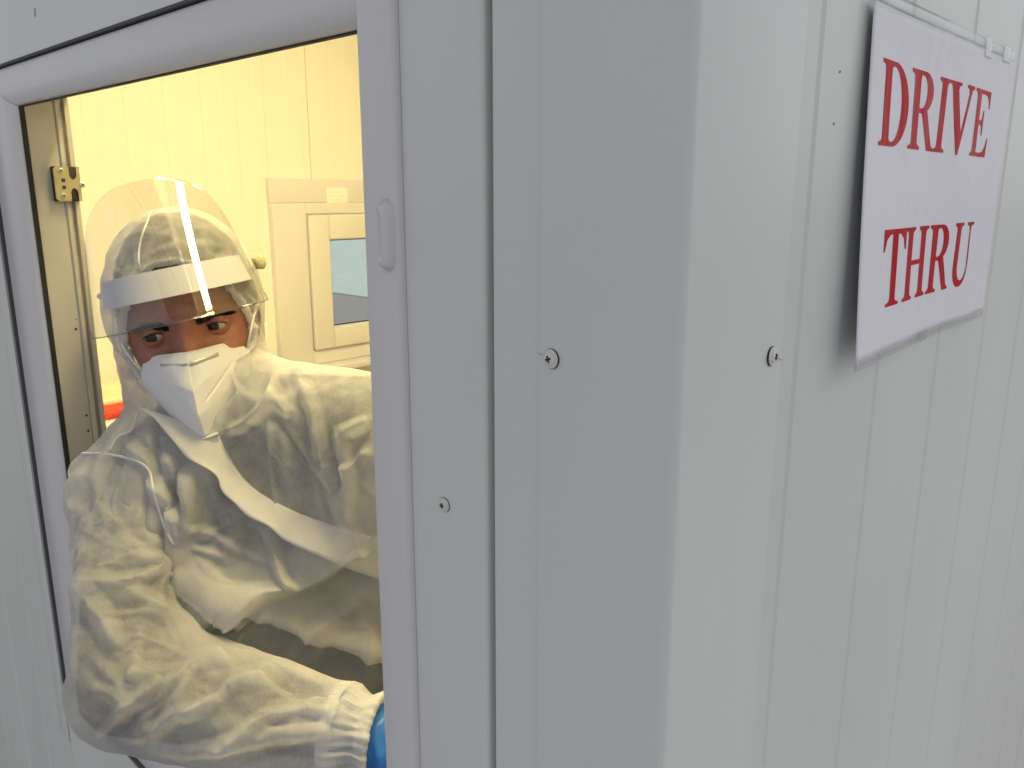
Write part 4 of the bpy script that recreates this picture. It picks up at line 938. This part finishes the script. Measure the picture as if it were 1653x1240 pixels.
# gloves: palm and five bent fingers each
BLUE = mat('blue_nitrile', (.020, .165, .60), .42, noise=.12, nscale=60, bump=.25, bscale=120)
def glove(Wr, ax, side, pu):
    ax = ax / np.linalg.norm(ax); pu = np.array(pu, float); pu -= ax * (pu @ ax); pu /= np.linalg.norm(pu); sdv = np.cross(ax, pu) * side     # ax along hand, pu back of hand, sdv towards thumb
    Q = lambda a, b, c: Wr + ax * a + sdv * b + pu * c
    S_ = [capsule(Q(-.022, 0, 0), Q(.02, 0, 0), .0275, .026), capsule(Q(.02, .012, 0), Q(.075, .026, 0), .021, .0145), capsule(Q(.02, -.012, 0), Q(.072, -.026, 0), .021, .0135), capsule(Q(.03, 0, 0), Q(.078, .004, .002), .021, .0145)]
    for b, l1, l2, l3 in ((.030, .040, .024, .019), (.010, .044, .027, .020), (-.010, .041, .025, .020), (-.028, .032, .019, .017)):
        p0 = Q(.082, b, 0); d1 = ax * .93 - pu * .35; d2 = ax * .60 - pu * .8; d3 = ax * .25 - pu * .97; p1 = p0 + d1 * l1; p2 = p1 + d2 * l2; p3 = p2 + d3 * l3
        S_ += [capsule(p0, p1, .0098, .0088), capsule(p1, p2, .0088, .0082), capsule(p2, p3, .0082, .0068)]
    t0 = Q(.028, .026, -.006); t1 = t0 + (ax * .72 + sdv * .62 - pu * .3) * .036; t2 = t1 + (ax * .86 + sdv * .2 - pu * .45) * .030
    S_ += [capsule(t0, t1, .0125, .0105), capsule(t1, t2, .0105, .008)]
    v, f = remesh(S_, .0032, 3)
    al = (v - Wr) @ ax; rad = v - Wr - al[:, None] * ax; wr_ = .0011 * np.sin(al * 520 + 2.2 * np.sin((rad @ sdv) * 140)) * np.exp(-((al - .012) / .03) ** 2)
    v = v + rad / np.maximum(np.linalg.norm(rad, axis=1), 1e-6)[:, None] * wr_[:, None]
    par(mesh('glove', v, f, BLUE), person)
glove(RWR, (RWR - RELB) / np.linalg.norm(RWR - RELB) + np.array([0, .25, -.15]), 1, (.2, -.3, 1)); glove(LWR, LWR - LELB, -1, (0, 0, 1))

# ------------------------------------------------------------------ folded respirator mask
mask = empty('respirator_mask', tuple(H((0, -.07, .09)))); tag(mask, 'white folded respirator mask with nose clip covering nose and mouth', 'mask')
MASK = fabric('mask_fabric', .0, (.76, .76, .78), trans=.12, mott=0, bump=.03)
OUT = smoothcurve([(0, -.0175), (.018, -.0180), (.037, -.0205), (.0525, -.0295), (.0585, -.045), (.054, -.060), (.036, -.082), (.013, -.1045), (0, -.1145)], 56)
def mask_pt(s, side, t):
    """s along the outline 0..1, t 0 on the outline .. 1 on the centre ridge"""
    k = s * 55; i = min(int(k), 54); o_ = OUT[i] + (OUT[i + 1] - OUT[i]) * (k - i)
    yr = -.0175 - .097 * s ** .92
    zr = np.interp(s, [0, .12, .35, .62, .85, 1], [.107, .117, .130, .136, .132, .122])
    zo = np.interp(abs(o_[0]), [0, .02, .04, .0585], [.107, .093, .075, .054]) + (.018 * max(0, -.060 - o_[1]) / .05)
    if o_[1] < -.06: zo = zo * (1 - (s - .6) * .0)
    e = t ** .9; x = o_[0] * (1 - t); y = o_[1] * (1 - t) + yr * t
    z = zo * (1 - e) + zr * e + .010 * math.sin(math.pi * t) * math.sin(math.pi * min(1, s * 1.1)) 
    if s in (0., 1.): z = zr
    # welded edge flange and pressed seam lines
    dz = -.0012 * math.exp(-((1 - t) * 0 + (t - .09) / .022) ** 2)
    ln = abs((y + .075) - .85 * abs(x) - .0) / 1.3
    if .008 < abs(x) < .046: dz -= .0013 * math.exp(-(ln / .0011) ** 2)
    dz += .0010 * mnoise.noise(Vector((x * 90 + side, y * 60, 3)))
    return (side * x, y, z + dz)
for side in (-1, 1):
    v = []; f = []; ns, nt2 = 110, 44
    for i in range(ns + 1):
        for j in range(nt2 + 1):
            p = list(mask_pt(i / ns, side, j / nt2))
            if side < 0 and j == 0 and .55 < i / ns < .9: p[0] += .0015 * mnoise.noise(Vector((i * .6, 0, 0))); p[1] += .0022 * mnoise.noise(Vector((i * .8, 4, 0)))
            v.append(H(p))
    for i in range(ns):
        for j in range(nt2): a = i * (nt2 + 1) + j; f.append((a, a + 1, a + nt2 + 2, a + nt2 + 1))
    o = par(mesh('mask_panel', v, f, MASK), mask); md = o.modifiers.new('t', 'SOLIDIFY'); md.thickness = .0012
# raised weld along the ridge, metal nose strip, ear loops
par(tube('ridge_weld', [H((0, mask_pt(s, 1, 1)[1], mask_pt(s, 1, 1)[2] + .0003)) for s in np.linspace(.02, .99, 40)], .0011, MASK, seg=6), mask)
for side in (-1, 1):
    pts = [np.array(mask_pt(.0 + .30 * k / 14, side, .80 - .52 * k / 14)) for k in range(15)]
    pts = []
    for k in range(15):
        x = .0008 + .0290 * k / 14; y = -.0285 + .0015 * (k / 14); best = None
        for s in np.linspace(.02, .45, 40):
            for t in np.linspace(.05, 1, 36):
                q_ = mask_pt(s, 1, t); d = (q_[0] - x) ** 2 + (q_[1] - y) ** 2
                if best is None or d < best[0]: best = (d, q_)
        pts.append((side * x, y, best[1][2] + .0011))
    v = []; f = []
    for p in pts:
        for dy, dz in ((-.0022, -.0008), (-.0022, .0004), (-.0012, .0009), (.0012, .0009), (.0022, .0004), (.0022, -.0008)): v.append(H((p[0], p[1] + dy, p[2] + dz)))
    for i in range(len(pts) - 1):
        for k in range(6): f.append((i * 6 + k, i * 6 + (k + 1) % 6, (i + 1) * 6 + (k + 1) % 6, (i + 1) * 6 + k))
    f += [(0, 1, 2, 3, 4, 5), tuple(range(84, 90))]
    par(mesh('nose_clip', v, f, mat('nose_clip_metal', (.46, .47, .50), .35, metal=.75)), mask)
    par(tube('ear_loop', [H(p) for p in smoothcurve([(side * .0565, -.036, .060), (side * .063, -.020, .062), (side * .070, -.004, .052), (side * .077, .008, .030), (side * .080, .006, .005)], 20)], .0013, MASK, seg=6), mask)
    par(tube('ear_loop', [H(p) for p in smoothcurve([(side * .0515, -.064, .056), (side * .064, -.060, .042), (side * .074, -.045, .020), (side * .080, -.02, .0)], 16)], .0013, MASK, seg=6), mask)
for k in range(5):      # pale embossed characters near the cheek edge, too faint to read
    p = np.array(mask_pt(.49 + .008 * k, 1, .20)); par(tube('emboss', [H(p + [0, 0, .0009]), H(p + [.0012, .0016, .0007])], .00028, mat('emboss_ink', (.45, .44, .40), .8), seg=4), mask)

# ------------------------------------------------------------------ face shield pushed up on the hood
shield = empty('face_shield', tuple(H((0, .05, .1)))); tag(shield, 'clear plastic face shield with white foam band pushed up over the hood', 'face shield')
VIS = clear('visor_plastic', .012, (.93, .935, .94), 1.50, .02)
SR = rotm('Z', 1) @ rotm('Y', 8) @ rotm('X', -6)
def S3(p): return H(SR @ (np.array(p) - [0, .05, 0]) + [0, .05, 0])
def visor_pt(a, v_, k=0.0):
    w = .095 - .030 * v_ - k; zc = .018; b = (.137 - .083 * v_) - zc - k
    return np.array([w * math.sin(R(a)) - .010, .006 + .150 * v_, zc + b * math.cos(R(a)) ** .9])
v = []; f = []; na, nv = 90, 50; AM = 84
for j in range(nv + 1):
    for i in range(na + 1):
        s = -1 + 2 * i / na; a = AM * s; top = 1 - .42 * abs(s) ** 2.6; bot = .0 + .05 * max(0, abs(s) - .93) / .07 * abs(s)
        v.append(S3(visor_pt(a, bot + (top - bot) * j / nv)))
for j in range(nv):
    for i in range(na): q = j * (na + 1) + i; f.append((q, q + 1, q + na + 2, q + na + 1))
vis = par(mesh('visor', v, f, VIS), shield); md = vis.modifiers.new('t', 'SOLIDIFY'); md.thickness = .0005
rimv = [S3(visor_pt(AM * s, .0 + .05 * max(0, abs(s) - .93) / .07 * abs(s))) for s in np.linspace(-1, 1, 90)]
par(tube('visor_edge', rimv, .0007, clear('visor_edge_plastic', .1, (.72, .72, .70), 1.5, .1), seg=6), shield)
# foam band: a flat strip between visor and forehead
v = []; f = []; n = 60
for i in range(n + 1):
    a = -86 + 172 * i / n
    for y, k in ((.032, .004), (.061, .004), (.061, .016), (.032, .016)):
        q = visor_pt(a, (y - .006) / .150, k); q[0] = (q[0] + .010) * .92 - .006; v.append(S3(q))
for i in range(n):
    for k in range(4): f.append((i * 4 + k, i * 4 + (k + 1) % 4, (i + 1) * 4 + (k + 1) % 4, (i + 1) * 4 + k))
f += [(0, 1, 2, 3), (n * 4 + 3, n * 4 + 2, n * 4 + 1, n * 4)]
fb = par(mesh('foam_band', v, f, mat('white_foam', (.63, .62, .66), .8, bump=.1, bscale=500)), shield); fb.data.set_sharp_from_angle(angle=R(40))
# elastic strap round the back of the hood and its knotted end
for side in (-1, 1):
    par(tube('strap', [S3(p) for p in smoothcurve([(side * .076, .046, -.012), (side * .086, .048, -.03), (side * .088, .048, -.07), (side * .05, .046, -.115), (0, .046, -.128)], 24)], .004, mat('elastic', (.62, .60, .48), .8), seg=8), shield)
par(blob('strap_knot', tuple(S3((.088, .048, .004))), (.007, .007, .009), mat('knot', (.36, .33, .20), .8), 11, .9), shield)
